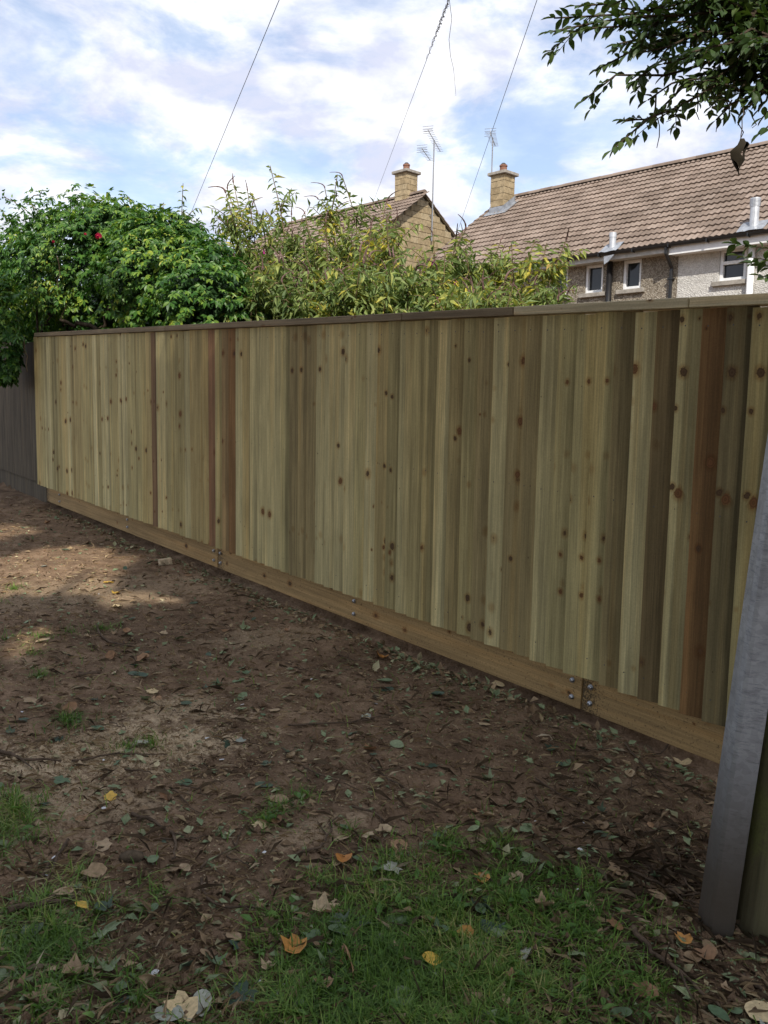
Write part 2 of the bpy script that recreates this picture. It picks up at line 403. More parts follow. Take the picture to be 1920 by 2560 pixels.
def soil_mat():
    t = NT('bare_soil'); v = t.pos()
    a = t.noise(v, .9, 5, .6); b = t.noise(v, 7, 6, .65); c = t.noise(v, 55, 4, .7); d = t.voronoi(v, 60)
    col = t.ramp(b, [(.30, (.115, .073, .045)), (.52, (.22, .147, .093)), (.75, (.36, .255, .165))])
    col = t.mix(1.0, col, t.rng(a, .3, .7, .74, 1.2), 'MULTIPLY')
    col = t.mix(t.rng(c, .60, .76, 0, .75), col, (.46, .35, .23))
    col = t.mix(t.rng(c, .42, .28, 0, .6), col, (.038, .026, .017))
    edge = t.noise(v, 6, 5, .7); edge2 = t.noise(v, 38, 4, .75)
    for (px, py, rx, ry, rz, amt) in ((262, 1885, .62, .26, .45, .95), (430, 1765, .26, .16, .5, .6), (130, 2010, .40, .22, .2, .5), (700, 1590, .45, .2, .5, .30), (260, 1480, 1.3, .5, .6, .25), (790, 2075, .2, .1, .3, .35)):
        p = ground_at(px, py)
        m = t.mapping(v, loc=(-p[0], -p[1], 0)); m = t.mapping(m, rot=(0, 0, -rz)); m = t.mapping(m, scale=(1 / rx, 1 / ry, 0))
        ln = t.n('ShaderNodeVectorMath', operation='LENGTH'); t.l(m, ln.inputs[0])
        s = t.math('ADD', ln.outputs['Value'], t.math('ADD', t.math('MULTIPLY', t.math('SUBTRACT', edge, .5), 2.6), t.math('MULTIPLY', t.math('SUBTRACT', edge2, .5), 1.6)))
        col = t.mix(t.rng(s, .50, 1.15, amt, 0), col, t.mix(c, (.40, .285, .165), (.82, .66, .45)))
    t.bsdf(col, .95, .12, 0, t.bump(t.math('ADD', t.math('MULTIPLY', b, 1.0), t.math('ADD', c, t.math('MULTIPLY', d, .4))), .9, .02))
    return t.mat
M['soil'] = soil_mat()
M['creeper'] = leaf_mat('creeper_leaf', [(0, (.020, .070, .015)), (.38, (.048, .135, .025)), (.66, (.105, .22, .038)), (.86, (.24, .36, .05)), (1, (.44, .43, .06))], .34, .42, .4)
M['creeper_in'] = leaf_mat('creeper_inner_leaf', [(0, (.015, .045, .012)), (1, (.035, .085, .02))], .2)  # creeper leaf with the hollow's deep shade put into a darker green
M['budd'] = leaf_mat('buddleia_leaf', [(0, (.085, .14, .05)), (.35, (.16, .225, .075)), (.60, (.26, .325, .105)), (.78, (.40, .41, .11)), (.92, (.66, .54, .08)), (1, (.40, .28, .10))], .34, .55, .3)
M['tree'] = leaf_mat('overhang_leaf', [(0, (.030, .060, .018)), (.6, (.050, .090, .025)), (1, (.085, .12, .03))], .30, .45, .35)
M['shade'] = leaf_mat('shade_tree_leaf', [(0, (.04, .08, .02)), (1, (.09, .14, .035))], .25)
M['grass'] = leaf_mat('grass_blade', [(0, (.05, .105, .018)), (.42, (.11, .21, .035)), (.72, (.19, .30, .06)), (.86, (.32, .34, .11)), (1, (.52, .43, .21))], .3, .5, .3, 2.5)
M['weed'] = leaf_mat('weed_leaf', [(0, (.07, .15, .035)), (.6, (.13, .25, .06)), (1, (.22, .34, .09))], .25, .5, .35, 2.0)
M['spike'] = plain('flower_spike_brown', (.15, .095, .085), .9, .1, var=.4, scale=60)
M['bloom'] = plain('magenta_bloom', (.28, .03, .16), .8, .2, var=.3, scale=60)
M['rose'] = plain('red_bloom', (.62, .025, .09), .7, .2, var=.2, scale=40)
FL = {'green': fallen_mat('fallen_green', (.09, .145, .075), (.15, .205, .105), (.24, .28, .15)),
      'dark': fallen_mat('fallen_dark', (.04, .07, .045), (.065, .10, .062), (.10, .13, .08)),
      'tan': fallen_mat('fallen_tan', (.22, .145, .08), (.34, .24, .14), (.48, .37, .23)),
      'yellow': fallen_mat('fallen_yellow', (.60, .36, .06), (.66, .42, .07), (.70, .46, .10)),
      'orange': fallen_mat('fallen_orange', (.44, .19, .05), (.50, .24, .06), (.52, .27, .08)),
      'pale': fallen_mat('fallen_pale', (.30, .32, .26), (.36, .37, .30), (.42, .40, .31)),
      'cream': fallen_mat('fallen_cream', (.55, .42, .22), (.60, .46, .25), (.62, .49, .28)),
      'brown': fallen_mat('fallen_brown', (.20, .105, .05), (.29, .165, .085), (.36, .22, .12))}
M['twig'] = plain('dry_twig', (.105, .075, .052), .9, .1, var=.35, scale=25)
M['chip'] = leaf_mat('wood_chip', [(0, (.12, .08, .045)), (.35, (.26, .18, .10)), (.75, (.42, .32, .19)), (1, (.62, .54, .40))], .0, .9, .1, 3.0)
M['litter'] = leaf_mat('leaf_litter', [(0, (.055, .042, .026)), (.22, (.18, .12, .068)), (.42, (.36, .26, .15)), (.60, (.15, .20, .105)), (.80, (.28, .33, .18)), (1, (.60, .49, .31))], .0, .8, .2, 2.0)
M['twiglet'] = leaf_mat('twiglet', [(0, (.05, .034, .022)), (.5, (.11, .078, .05)), (.85, (.20, .15, .10)), (1, (.34, .27, .19))], .0, .9, .1, 3.0)
M['white_bit'] = plain('white_fragment', (.72, .73, .74), .6, .3)

# ------------------------------------------------------------------ ground
def build_ground():
    def axis(lo, hi, st, far):
        a = list(np.arange(lo, hi + 1e-6, st)); s = st; x = a[-1]
        while x < far: s *= 1.28; x += s; a.append(x)
        s = st; x = a[0]
        while x > -far: s *= 1.28; x -= s; a.insert(0, x)
        return np.array(a)
    xs = axis(-5.4, 2.8, .04, 900); ys = axis(1.5, 10.8, .04, 900)
    X, Y = np.meshgrid(xs, ys); Z = gz(X, Y)
    V = np.stack([X, Y, Z], -1).reshape(-1, 3)
    nx, ny = len(xs), len(ys)
    i = np.arange(nx * ny).reshape(ny, nx)
    F = np.stack([i[:-1, :-1], i[:-1, 1:], i[1:, 1:], i[1:, :-1]], -1).reshape(-1, 4)
    tag(link('ground', mesh_np('ground', V, F, M['soil'], True)), 'bare brown soil strewn with leaf litter in front of the new fence', kind='structure')
build_ground()

# ------------------------------------------------------------------ the new fence
RZ_F = math.atan2(-D_F[1], -D_F[0])            # local x runs right along the fence, local y into the garden
def fence_pt(a, off=0.0):                       # a = distance along D_F
    p = N_F * (DIST_F + off) + D_F * a
    return np.array([p[0], p[1], 0.0])
PITCH = 0.10665
GREEN = [(.385, .322, .150), (.40, .345, .165), (.355, .300, .140), (.385, .308, .140)]
PALE = [(.475, .415, .215), (.455, .395, .20), (.49, .43, .225)]
DARK = (.165, .122, .058); RED = (.225, .128, .052); DKG = (.195, .158, .078); TANB = (.34, .235, .108); MIDB = (.315, .252, .120)
def px_to_k(px):
    y = 833 - .0531 * (px - 92.6) + 22
    p = on_fence(px, y); a = p[:2].dot(D_F[:2]); return int(round((a - 1.746) / PITCH))
special = {}
def setk(pxs, c):
    for p in pxs: special[px_to_k(p)] = c
setk([1649], DARK); setk([1705], PALE[1]); setk([1764], RED); setk([1824], DKG); setk([1889], GREEN[2])
setk([1239], PALE[0]); setk([1278, 1318], MIDB); setk([1361], PALE[1]); setk([1203], MIDB); setk([1168], GREEN[2])
setk([1543], MIDB)
setk([578], RED); setk([528], (.24, .135, .07)); setk([385], (.225, .14, .075)); setk([632, 651, 669, 690], PALE[1]); setk([731, 753, 774], MIDB)
setk([799], PALE[0]); setk([924], PALE[2]); setk([1009], PALE[1]); setk([563], TANB)
def build_fence():
    root = empty('closeboard_fence', fence_pt(6.0) + np.array([0, 0, base_z(6.0) - .05]))
    tag(root, 'new pale timber closeboard fence with capping rail and gravel board', 'fence')
    inv = root.location.copy()
    H0, H1 = .175, 1.902
    L = H1 - H0
    meshes = []
    for v in range(5):                          # featheredge boards, slightly bowed
        m = MB(); seg = 5; rs = random.Random(v)
        bow = [rs.uniform(-.0018, .0018) for _ in range(seg + 1)]; sw = [rs.uniform(-.0012, .0012) for _ in range(seg + 1)]
        vs = []
        for i in range(seg + 1):
            z = L * i / seg; b = bow[i]; s = sw[i]
            for (x, y) in ((0.002, -.023), (.124, -.003), (.125, .0005), (.124, .003), (0, -.007), (0, -.0205)):
                vs.append((x + s, y + (b if x > .05 else b * .5), z))
        fs = []
        for i in range(seg):
            for k in range(6):
                a = i * 6 + k; c = i * 6 + (k + 1) % 6; fs.append((a, c, c + 6, a + 6))
        fs += [tuple(range(5, -1, -1)), tuple(seg * 6 + k for k in range(6))]
        m.add(vs, fs)
        for zz in (.10, .88, L - .07):
            for j in range(1):
                x = .030 + rs.uniform(-.006, .006); y = -.0188 - .0006; r = .0036
                pts = [(x + r * math.cos(q), y + .0005 - .0008, zz + r * math.sin(q)) for q in [i * math.pi / 3 for i in range(6)]]
                m.add(pts, [tuple(range(6))], 1)
        meshes.append(m.mesh('fence_board', [M['board'], M['nail']]))
    rb = random.Random(11); seed = 0; left = 0; prev = None
    for k in range(-16, 83):
        a = 1.746 + PITCH * k
        if left <= 0: seed = rb.randrange(1000); left = rb.choice([1, 2, 2, 3, 4]); tone = rb.choice(GREEN + GREEN + PALE[:2] + [MIDB])
        left -= 1
        p = fence_pt(a)
        o = link('fence_board', rb.choice(meshes), root, (p[0] - inv[0], p[1] - inv[1], base_z(a) + H0 + rb.uniform(-.004, .004) - inv[2]), (rb.uniform(-.0015, .0015), rb.uniform(-.002, .002), RZ_F))
        c = special.get(k, tone if rb.random() < .7 else rb.choice(GREEN + PALE))
        if k > 52 and k not in special: c = tuple(v * 1.12 for v in rb.choice(PALE + GREEN))
        j = rb.uniform(1.0, 1.2); o.color = (c[0] * j, c[1] * j, c[2] * j, 1); o['seed'] = float(seed + rb.uniform(0, .012))
    # sloping long pieces: local frame built per piece
    def along_piece(name, a0, a1, y0, y1, z0, z1, mat, color=None, seed=0.0, bevel=.003, nseg=1, cut=0.0):
        # a0 > a1 : left end to right end; local z is the grain direction (along the fence)
        pL = fence_pt(a0); pR = fence_pt(a1)
        zL, zR = base_z(a0), base_z(a1)
        d = np.array([pR[0] - pL[0], pR[1] - pL[1], zR - zL]); ln = np.linalg.norm(d); d /= ln
        yv = N_F; xv = np.cross(yv, d)          # x, y, z(=d) right-handed
        if xv[2] < 0: xv = -xv; yv_l = -1
        else: yv_l = 1
        m = MB(); c = cut
        A = [(z0, yv_l * y0, 0), (z1, yv_l * y0, 0), (z1, yv_l * y1, c), (z0, yv_l * y1, c)]
        B = [(z0, yv_l * y0, ln), (z1, yv_l * y0, ln), (z1, yv_l * y1, ln + c), (z0, yv_l * y1, ln + c)]
        m.hexa(A + B) if yv_l > 0 else m.hexa([A[3], A[2], A[1], A[0], B[3], B[2], B[1], B[0]])
        me = m.mesh(name, mat, bevel=bevel)
        o = link(name, me, root)
        Mx = Matrix(((xv[0], yv_l * N_F[0], d[0], pL[0] - inv[0]), (xv[1], yv_l * N_F[1], d[1], pL[1] - inv[1]), (xv[2], 0, d[2], zL - inv[2]), (0, 0, 0, 1)))
        o.matrix_local = Mx
        o['seed'] = float(seed)
        if color: o.color = (*color, 1)
        return o
    posts = [0.66, 2.513, 4.338, 6.166, 7.954, 9.85]
    for i, (aL, aR) in enumerate([(10.30, 6.169), (6.163, 2.516), (2.510, -.10)]):
        g = along_piece('gravel_board', aL, aR, .020, .046, 0.0, .20, M['gravel'], seed=i * 3 + 1)
        for a, side in [(q, s) for q in posts for s in (-1, 1)]:
            joint = any(abs(a - e) < .02 for e in (2.513, 6.166))
            if not joint and side > 0: continue
            aa = a + side * .055 if joint else a
            if not (aR + .02 < aa < aL - .02): continue
            for hz in (.055, .135):
                b = MB(); q = fence_pt(aa, .020)
                c = np.array([q[0], q[1], base_z(aa) + hz + random.uniform(-.006, .006)])
                b.tube([c + N_F * .001, c - N_F * .004], [.0145, .0140], 12); b.tube([c - N_F * .004, c - N_F * .013, c - N_F * .015], [.0105, .0105, .007], 6)
                wm = b.mesh('bolt', M['bolt'])
                o = link('bolt', wm, g); o.matrix_parent_inverse = (root.matrix_world @ g.matrix_basis).inverted() if False else Matrix()
                o.matrix_local = (Matrix.Translation(root.location) @ g.matrix_basis).inverted()
    cuts = [(10.50, 7.05, (.30, .24, .15)), (7.045, 3.94, (.285, .225, .14)), (3.935, 3.075, (.27, .21, .13)), (3.07, 2.10, (.56, .49, .32)), (2.095, -.10, (.54, .475, .31))]  # last two pieces paler: sunlight on the rail's right end put into their colour
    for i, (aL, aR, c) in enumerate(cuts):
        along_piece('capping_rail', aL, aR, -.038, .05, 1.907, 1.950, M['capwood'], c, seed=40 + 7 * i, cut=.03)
    for a in posts:
        p = fence_pt(a, .17); m = MB(); m.box(-.05, .05, -.05, .05, -.35, 1.88)
        o = m.build('post', M['board'], root, loc=(p[0] - inv[0], p[1] - inv[1], base_z(a) - inv[2]), rot=(0, 0, RZ_F)); o.color = (*GREEN[0], 1)
    for h in (.40, 1.05, 1.70):
        along_piece('arris_rail', 10.3, -.1, .008, .046, h, h + .07, M['board'], GREEN[1])
build_fence()

def build_old_fence():
    a_r = 10.56
    root = empty('weathered_fence', fence_pt(a_r, .03) + np.array([0, 0, base_z(a_r) - .05]))
    tag(root, 'old dark grey weathered board fence under the creeper at left', 'fence')
    inv = np.array(root.location); rb = random.Random(3)
    m = MB(); m.hexa([(0, -.014, 0), (.12, -.004, 0), (.12, .002, 0), (0, -.004, 0), (0, -.014, 1.66), (.12, -.004, 1.66), (.12, .002, 1.66), (0, -.004, 1.66)])
    me = m.mesh('fence_board', M['oldwood'])
    for k in range(34):
        a = a_r + .04 + .1 * k; p = fence_pt(a, .035)
        o = link('fence_board', me, root, (p[0] - inv[0], p[1] - inv[1], base_z(a) + .19 + rb.uniform(-.006, .006) - inv[2]), (0, rb.uniform(-.004, .004), RZ_F)); o['seed'] = float(k)
    pL = fence_pt(14.0, .05); pR = fence_pt(10.36, .05)
    m = MB(); c0 = np.array([pL[0], pL[1], base_z(14.0)]) - inv; c1 = np.array([pR[0], pR[1], base_z(10.36)]) - inv
    w = N_F * .03; u = np.array([0, 0, .20]); dn = np.array([0, 0, -.06])
    m.hexa([c0 + dn, c1 + dn, c1 + w + dn, c0 + w + dn, c0 + u, c1 + u, c1 + w + u, c0 + w + u])
    o = m.build('gravel_board', M['oldwood'], root); o['seed'] = 3.0
    p = fence_pt(10.42, .09) - inv
    MB().box(-.05, .05, -.05, .05, -.3, 1.9).build('post', M['oldwood'], root, loc=(p[0], p[1], base_z(10.42) - inv[2]), rot=(0, 0, RZ_F))
    p = fence_pt(12.3, .09) - inv
    MB().box(-.05, .05, -.03, .05, -.3, 1.8).build('post', M['oldwood'], root, loc=(p[0], p[1], base_z(12.3) - inv[2]), rot=(0, 0, RZ_F))
build_old_fence()

# ------------------------------------------------------------------ houses
HS = 4.14 / 3.34                               # eave at 5.6 m
ZE = 1.46 + 3.34 * HS
HD = np.array([-.693716, .720249, 0.0]); HN = np.array([-.720249, -.693716, 0.0])   # along ridge (away), towards viewer
U = -HD; W = -HN
RZ_H = math.atan2(U[1], U[0])
GH = 0.42
TILE_W, TILE_G = .30, .335
def tile_mesh():
    m = MB(); n = 8; prof = []
    for i in range(n + 1):
        x = TILE_W * i / n
        h = .030 * max(0.0, math.sin(math.pi * ((i % 4) - .6) / 2.8)) if (i % 4) else 0.0
        prof.append((x, h))
    L = TILE_G + .07
    # local: x across, y up the slope, z out of the roof plane
    lo = [(x, 0, .046 + h) for x, h in prof]; hi = [(x, L, .004 + h) for x, h in prof]; lip = [(x, 0.006, .004 + h * .8) for x, h in prof]
    b = n + 1; vs = lip + lo + hi
    fs = [(i, i + 1, b + i + 1, b + i) for i in range(n)] + [(b + i, b + i + 1, 2 * b + i + 1, 2 * b + i) for i in range(n)]
    m.add(vs, fs); return m
def lay_tiles(house, roof, x0, x1, slope_len, mat_roof, key, keep=300):
    """mat_roof: matrix from roof-plane coords (x, up-slope, out) to house coords"""
    tm = tile_mesh(); me = tm.mesh('roof_tile', M['tile'])
    nx = int(math.ceil((x1 - x0) / TILE_W)); ny = int(slope_len / TILE_G)
    cells = [(i, j) for j in range(ny + 1) for i in range(nx)]
    cells.sort(key=lambda c: key(x0 + c[0] * TILE_W, c[1] * TILE_G))
    tv = np.array(tm.v); tf = np.array(tm.f); rest = []
    R4 = np.array(mat_roof)
    for idx, (i, j) in enumerate(cells):
        y = j * TILE_G - .04; x = x0 + i * TILE_W
        if y + .12 > slope_len: continue
        T = mat_roof @ Matrix.Translation((x, y, random.uniform(-.004, .006))) @ Matrix.Rotation(random.uniform(-.014, .014), 4, 'Z')
        if idx < keep:
            o = link('roof_tile', me, roof); o.matrix_local = T
        else:
            T = np.array(T); rest.append(((tv @ T[:3, :3].T) + T[:3, 3], tf))
    if rest:
        V, F = join_arrays(rest)
        tag(link('roof_tile_field', mesh_np('roof_tile_field', V, F, M['tile']), roof), kind='stuff')
def chimney(house, cx, cy, zb, zt, w, pot=True):
    """square stone stack of separate blocks; (cx, cy) in house coords"""
    ch = MB().box(cx - w / 2 + .012, cx + w / 2 - .012, cy - w / 2 + .012, cy + w / 2 - .012, zb, zt - .10).build('chimney', M['mortar'], house)
    hgt = .205; n = int((zt - .10 - zb - .25) / hgt); z0 = zt - .10 - n * hgt
    g = .006
    for j in range(n):
        za, zbk = z0 + j * hgt + g, z0 + (j + 1) * hgt - g; s = .42 if j % 2 else .66
        for face in range(4):
            for (t0, t1) in ((0, s), (s, 1)):
                m = MB(); a0 = -w / 2 + w * t0 + g; a1 = -w / 2 + w * t1 - g; q = .045; o = w / 2 + random.uniform(-.004, .004)
                if face == 0: m.box(cx + a0, cx + a1, cy - o, cy - o + q, za, zbk)
                elif face == 1: m.box(cx + o - q, cx + o, cy + a0 + (q if t0 == 0 else 0), cy + a1 - (q if t1 == 1 else 0), za, zbk)
                elif face == 2: m.box(cx + a0, cx + a1, cy + o - q, cy + o, za, zbk)
                else: m.box(cx - o, cx - o + q, cy + a0 + (q if t0 == 0 else 0), cy + a1 - (q if t1 == 1 else 0), za, zbk)
                m.build('block', M['stone'], ch, bevel=.006)
    m = MB(); m.box(cx - w / 2 - .09, cx + w / 2 + .09, cy - w / 2 - .09, cy + w / 2 + .09, zt - .10, zt); m.build('cap_slab', M['sill'], ch, bevel=.012)
    m = MB(); m.tube([(cx, cy, zt), (cx, cy, zt + .05), (cx, cy, zt + .07), (cx, cy, zt + .2), (cx, cy, zt + .21), (cx, cy, zt + .26)], [.16, .15, .125, .115, .135, .13], 14)
    m.build('chimney_pot', M['terracotta'], ch, smooth=False)
    m = MB(); m.tube([(cx, cy, zt + .25), (cx, cy, zt + .29), (cx, cy, zt + .33)], [.085, .09, .05], 12); m.build('cowl', M['nail'], ch)
    return ch
def yagi(parent, c, ang, length, n, tilt=.0, el=.17):
    ax = np.array([math.cos(ang) * math.cos(tilt), math.sin(ang) * math.cos(tilt), math.sin(tilt)]); sd = np.array([-math.sin(ang), math.cos(ang), 0])
    c = np.array(c, float)
    MB().tube([c - ax * length / 2, c + ax * length / 2], .012, 5).build('boom', M['alu'], parent)
    for i in range(n):
        p = c + ax * length * (-.5 + i / (n - 1)); e = el * (1 - .35 * i / n)
        MB().tube([p - sd * e, p + sd * e], .007, 4).build('element', M['alu'], parent)
    m = MB(); b = c - ax * (length / 2 - .02); up = np.array([0, 0, 1.0])
    for h in (-.12, -.04, .04, .12): m.tube([b - sd * el * 1.15 + up * h, b + sd * el * 1.15 + up * h], .007, 4)
    m.tube([b - up * .13, b + up * .13], .009, 4); m.build('reflector', M['alu'], parent)

EAVE0 = EYE + np.array([3.34185348, 19.15298807, 3.34]) * HS          # a point on the eave line
def build_right_house():
    org = np.array([EAVE0[0], EAVE0[1], GH])
    house = empty('terraced_house', org, RZ_H)
    tag(house, 'terraced house with brown tiled roof and pebbledash wall beyond the fence', 'house')
    ze = ZE - GH; PT = RAD(35); tp = math.tan(PT); rd = 3.66 * HS; zr = ze + rd * tp; SL = rd / math.cos(PT)
    def loc(p): d = p - org; return np.array([d.dot(U), d.dot(W), d[2]])
    def plane_y(px, py, y):
        r = ray(px, py); t = ((org - EYE).dot(W) + y) / r.dot(W); return loc(EYE + r * t)
    def roof_pt(px, py):
        r = ray(px, py); e = EYE - org
        t = (ze + tp * e.dot(W) - e[2]) / (r[2] - tp * r.dot(W)); return loc(EYE + r * t)
    z3 = lambda x, y: (1120 + .4822 * x, 320 + .4822 * y)
    xl = roof_pt(1152, 583)[0]; xr = 9.5
    wy = .36
    # walls (front face pieces, ends, back)
    xj = plane_y(*z3(1195, 700), wy)[0]
    wins = []
    for (x0, y0, x1, y1, tr) in ((535, 727, 622, 868, 0), (708, 708, 805, 851, 0), (903, 682, 1003, 835, 0), (1404, 622, 1548, 790, 1)):
        A = plane_y(*z3(x0 + 2, (y0 + y1) / 2 ), wy); B = plane_y(*z3(x1 - 2, (y0 + y1) / 2), wy)
        T = plane_y(*z3((x0 + x1) / 2, y0), wy); Bo = plane_y(*z3((x0 + x1) / 2, y1), wy)
        wins.append([A[0], B[0], Bo[2], T[2], tr])
    wins[0][2:4] = wins[1][2:4]
    wz0 = min(wins[1][2], wins[2][2]); wz1 = ze - .13
    for wv in wins[:3]: wv[2] = wz0; wv[3] = max(w[3] for w in wins[1:3])
    wins.append([6.4, 7.2, wins[3][2], wins[3][3], 1])
    def wall(name, x0, x1, mat):
        m = MB(); ws = sorted([w for w in wins if x0 < (w[0] + w[1]) / 2 < x1]); xs = x0
        for w in ws:
            m.box(xs, w[0], wy, wy + .25, -.5, ze + .1); m.box(w[0], w[1], wy, wy + .25, -.5, w[2]); m.box(w[0], w[1], wy, wy + .25, w[3], ze + .1); xs = w[1]
        m.box(xs, x1, wy, wy + .25, -.5, ze + .1)
        m.build(name, mat, house)
    wall('wall', xl + .12, xj, M['dash_grey']); wall('wall', xj, xr - .1, M['dash_pale'])
    yb = 2 * rd - wy
    m = MB()
    for (x0, x1) in ((xl + .12, xl + .34), (xr - .32, xr - .1)):
        pts = [(wy + .251, -.5), (yb, -.5), (yb, ze + .05), (rd, zr - .12), (wy + .251, ze + .05 + .251 * tp)]
        vs = [(x0, y, z) for y, z in pts] + [(x1, y, z) for y, z in pts]
        m.add(vs, [(0, 1, 2, 3, 4), (9, 8, 7, 6, 5)] + [(i, i + 5, (i + 1) % 5 + 5, (i + 1) % 5) for i in range(5)])
    m.box(xl + .34, xr - .32, yb - .25, yb, -.5, ze + .05)
    m.build('end_and_back_wall', M['dash_grey'], house)
    for (x0, x1, z0, z1, tr) in wins:
        wn = MB().box(x0, x1, wy + .14, wy + .16, z0, z1).build('window', M['glass'], house)
        m = MB(); t = .075; f0, f1 = wy + .04, wy + .139
        m.box(x0, x0 + t, f0, f1, z0, z1); m.box(x1 - t, x1, f0, f1, z0, z1)
        m.box(x0 + t, x1 - t, f0, f1, z0, z0 + t); m.box(x0 + t, x1 - t, f0, f1, z1 - t, z1)
        if tr:
            zm = z0 + (z1 - z0) * .52; m.box(x0 + t, x1 - t, f0, f1, zm, zm + t)
        m.build('frame', M['white'], wn, bevel=.008)
        MB().box(x0 - .13, x1 + .13, wy - .09, wy + .04, z0 - .11, z0 - .002).build('sill', M['sill'], wn, bevel=.01)
        if tr:
            m = MB(); zi = z0 + t
            for i in range(4): m.box(x0 + .14 + i * .13, x0 + .19 + i * .13, wy + .165, wy + .2, zi, zi + .16 + .05 * (i % 2))
            m.build('ornament', M['sill'], wn)
    MB().box(xl + .36, xr - .34, wy + .9, wy + .95, ze - 2.6, ze).build('room_back', M['room'], house)
    # roof
    Rm = Matrix(((1, 0, 0, 0), (0, math.cos(PT), -math.sin(PT), 0), (0, math.sin(PT), math.cos(PT), ze), (0, 0, 0, 1)))
    m = MB(); m.hexa([(xl + .05, .02, ze - .03), (xr, .02, ze - .03), (xr, rd, zr - .03), (xl + .05, rd, zr - .03), (xl + .05, .02, ze), (xr, .02, ze), (xr, rd, zr), (xl + .05, rd, zr)])
    m.hexa([(xl + .05, rd, zr - .03), (xr, rd, zr - .03), (xr, 2 * rd, ze - .03), (xl + .05, 2 * rd, ze - .03), (xl + .05, rd, zr), (xr, rd, zr), (xr, 2 * rd, ze), (xl + .05, 2 * rd, ze)])
    roof = m.build('roof', M['mortar'], house)
    vx = plane_y(1920, 570, 0)[0]
    lay_tiles(house, roof, xl, xr, SL, Rm, lambda x, y: (0 if x < vx + 1.0 else 100) - x + .7 * y)
    nt = int((xr - xl) / .45)
    m = MB(); 
    for k in range(7):
        q = math.pi * k / 6
    rv = []
    for x in (0, .455):
        for k in range(7): q = math.pi * k / 6; rv.append((x, -.13 * math.cos(q), .115 * math.sin(q) - .02))
    m.add(rv, [(k, k + 1, k + 8, k + 7) for k in range(6)] + [(6, 5, 4, 3, 2, 1, 0)])
    rme = m.mesh('ridge_tile', M['tile'])
    for i in range(nt + 1): link('ridge_tile', rme, roof, (xl + i * .45, rd, zr + .045 + random.uniform(-.004, .004)), (0, 0, random.uniform(-.012, .012)))
    m = MB(); m.hexa([(xl - .01, 0, ze - .10), (xl + .03, 0, ze - .10), (xl + .03, rd, zr - .10), (xl - .01, rd, zr - .10), (xl - .01, 0, ze + .02), (xl + .03, 0, ze + .02), (xl + .03, rd, zr + .02), (xl - .01, rd, zr + .02)])
    m.build('bargeboard', M['fascia_old'], house)
    # gutter, fascia, soffit
    m = MB(); n = 7
    vs = []
    for x in (xl, xr):
        for k in range(n): q = math.pi * k / (n - 1); vs.append((x, -.06 - .065 * math.cos(q), ze - .02 - .065 * math.sin(q)))
    for x in (xl, xr):
        for k in range(n): q = math.pi * k / (n - 1); vs.append((x, -.06 - .056 * math.cos(q), ze - .02 - .056 * math.sin(q)))
    m.add(vs, [(k, k + n, k + n + 1, k + 1) for k in range(n - 1)] + [(2 * n + k, 2 * n + k + 1, 3 * n + k + 1, 3 * n + k) for k in range(n - 1)])
    gut = m.build('gutter', M['black'], house)
    x = xl + .4
    while x < xr:
        MB().box(x, x + .03, -.128, .012, ze - .10, ze - .015).build('bracket', M['black'], gut); x += .95
    MB().box(xl, xj - .08, .012, .035, ze - .20, ze + .005).build('fascia', M['fascia_old'], house)
    MB().box(xj - .078, xr, .010, .037, ze - .26, ze + .005).build('fascia', M['white'], house)
    MB().box(xl, xj - .08, .036, wy - .002, ze - .19, ze - .17).build('soffit', M['fascia_old'], house)
    MB().box(xj - .078, xr, .038, wy - .002, ze - .25, ze - .23).build('soffit', M['white'], house)
    # pipes
    def X(zx, zy, y): return plane_y(*z3(zx, zy), y)[0]
    x = X(836, 790, wy - .09)
    MB().tube([(x, wy - .09, -.3), (x, wy - .09, ze - .17)], .075, 12).build('soil_pipe', M['black'], house, smooth=True)
    xa = X(1135, 650, .0); xb = X(1155, 790, wy - .07)
    dp = MB().tube([(xa, -.05, ze - .08), (xa, -.05, ze - .22), (xb, wy - .07, ze - .52), (xb, wy - .07, ze - .62), (xb, wy - .07, -.4)], .042, 10).build('downpipe', M['black'], house)
    MB().box(xb - .07, xb + .07, wy - .12, wy - .002, ze - .80, ze - .76).build('pipe_clip', M['black'], dp)
    x = X(1570, 730, wy - .1)
    MB().tube([(x, wy - .1, -.3), (x, wy - .1, ze - .24)], .075, 12).build('soil_pipe', M['white'], house, smooth=True)
    # flues with lead flashing
    for (ax, ay, h, r, rib) in ((852, 632, .42, .085, False), (1585, 522, .66, .10, True)):
        p = roof_pt(*z3(ax, ay)); yy = p[1]; zz = ze + yy * tp
        m = MB(); m.tube([(p[0], yy, zz - .05), (p[0], yy, zz + h * .72), (p[0], yy, zz + h * .72), (p[0], yy, zz + h)], [r, r, r * 1.12, r * 1.12], 14)
        fl = m.build('flue', M['flue'], house)
        if rib:
            for i in range(5): MB().tube([(p[0], yy, zz + h * (.76 + .045 * i)), (p[0], yy, zz + h * (.775 + .045 * i))], r * 1.2, 14).build('louvre', M['flue'], fl)
        w = .25 if not rib else .30; cpt = math.cos(PT); spt = math.sin(PT); up = .078
        m = MB(); g = 6; vs = []
        for j in range(4):
            for i in range(g + 1):
                xx = p[0] - w + 2 * w * i / g; s = -.24 + .46 * j / 3
                o = up + random.uniform(-.012, .012)
                vs.append((xx, yy + s * cpt - o * spt, zz + s * spt + o * cpt))
        fs = [(j * (g + 1) + i, j * (g + 1) + i + 1, (j + 1) * (g + 1) + i + 1, (j + 1) * (g + 1) + i) for j in range(3) for i in range(g)]
        m.add(vs, fs); ob = m.build('flashing', M['lead'], fl)
    # a curled strip of lead at the gutter over the soil pipe
    c = plane_y(*z3(830, 672), -.13); m = MB()
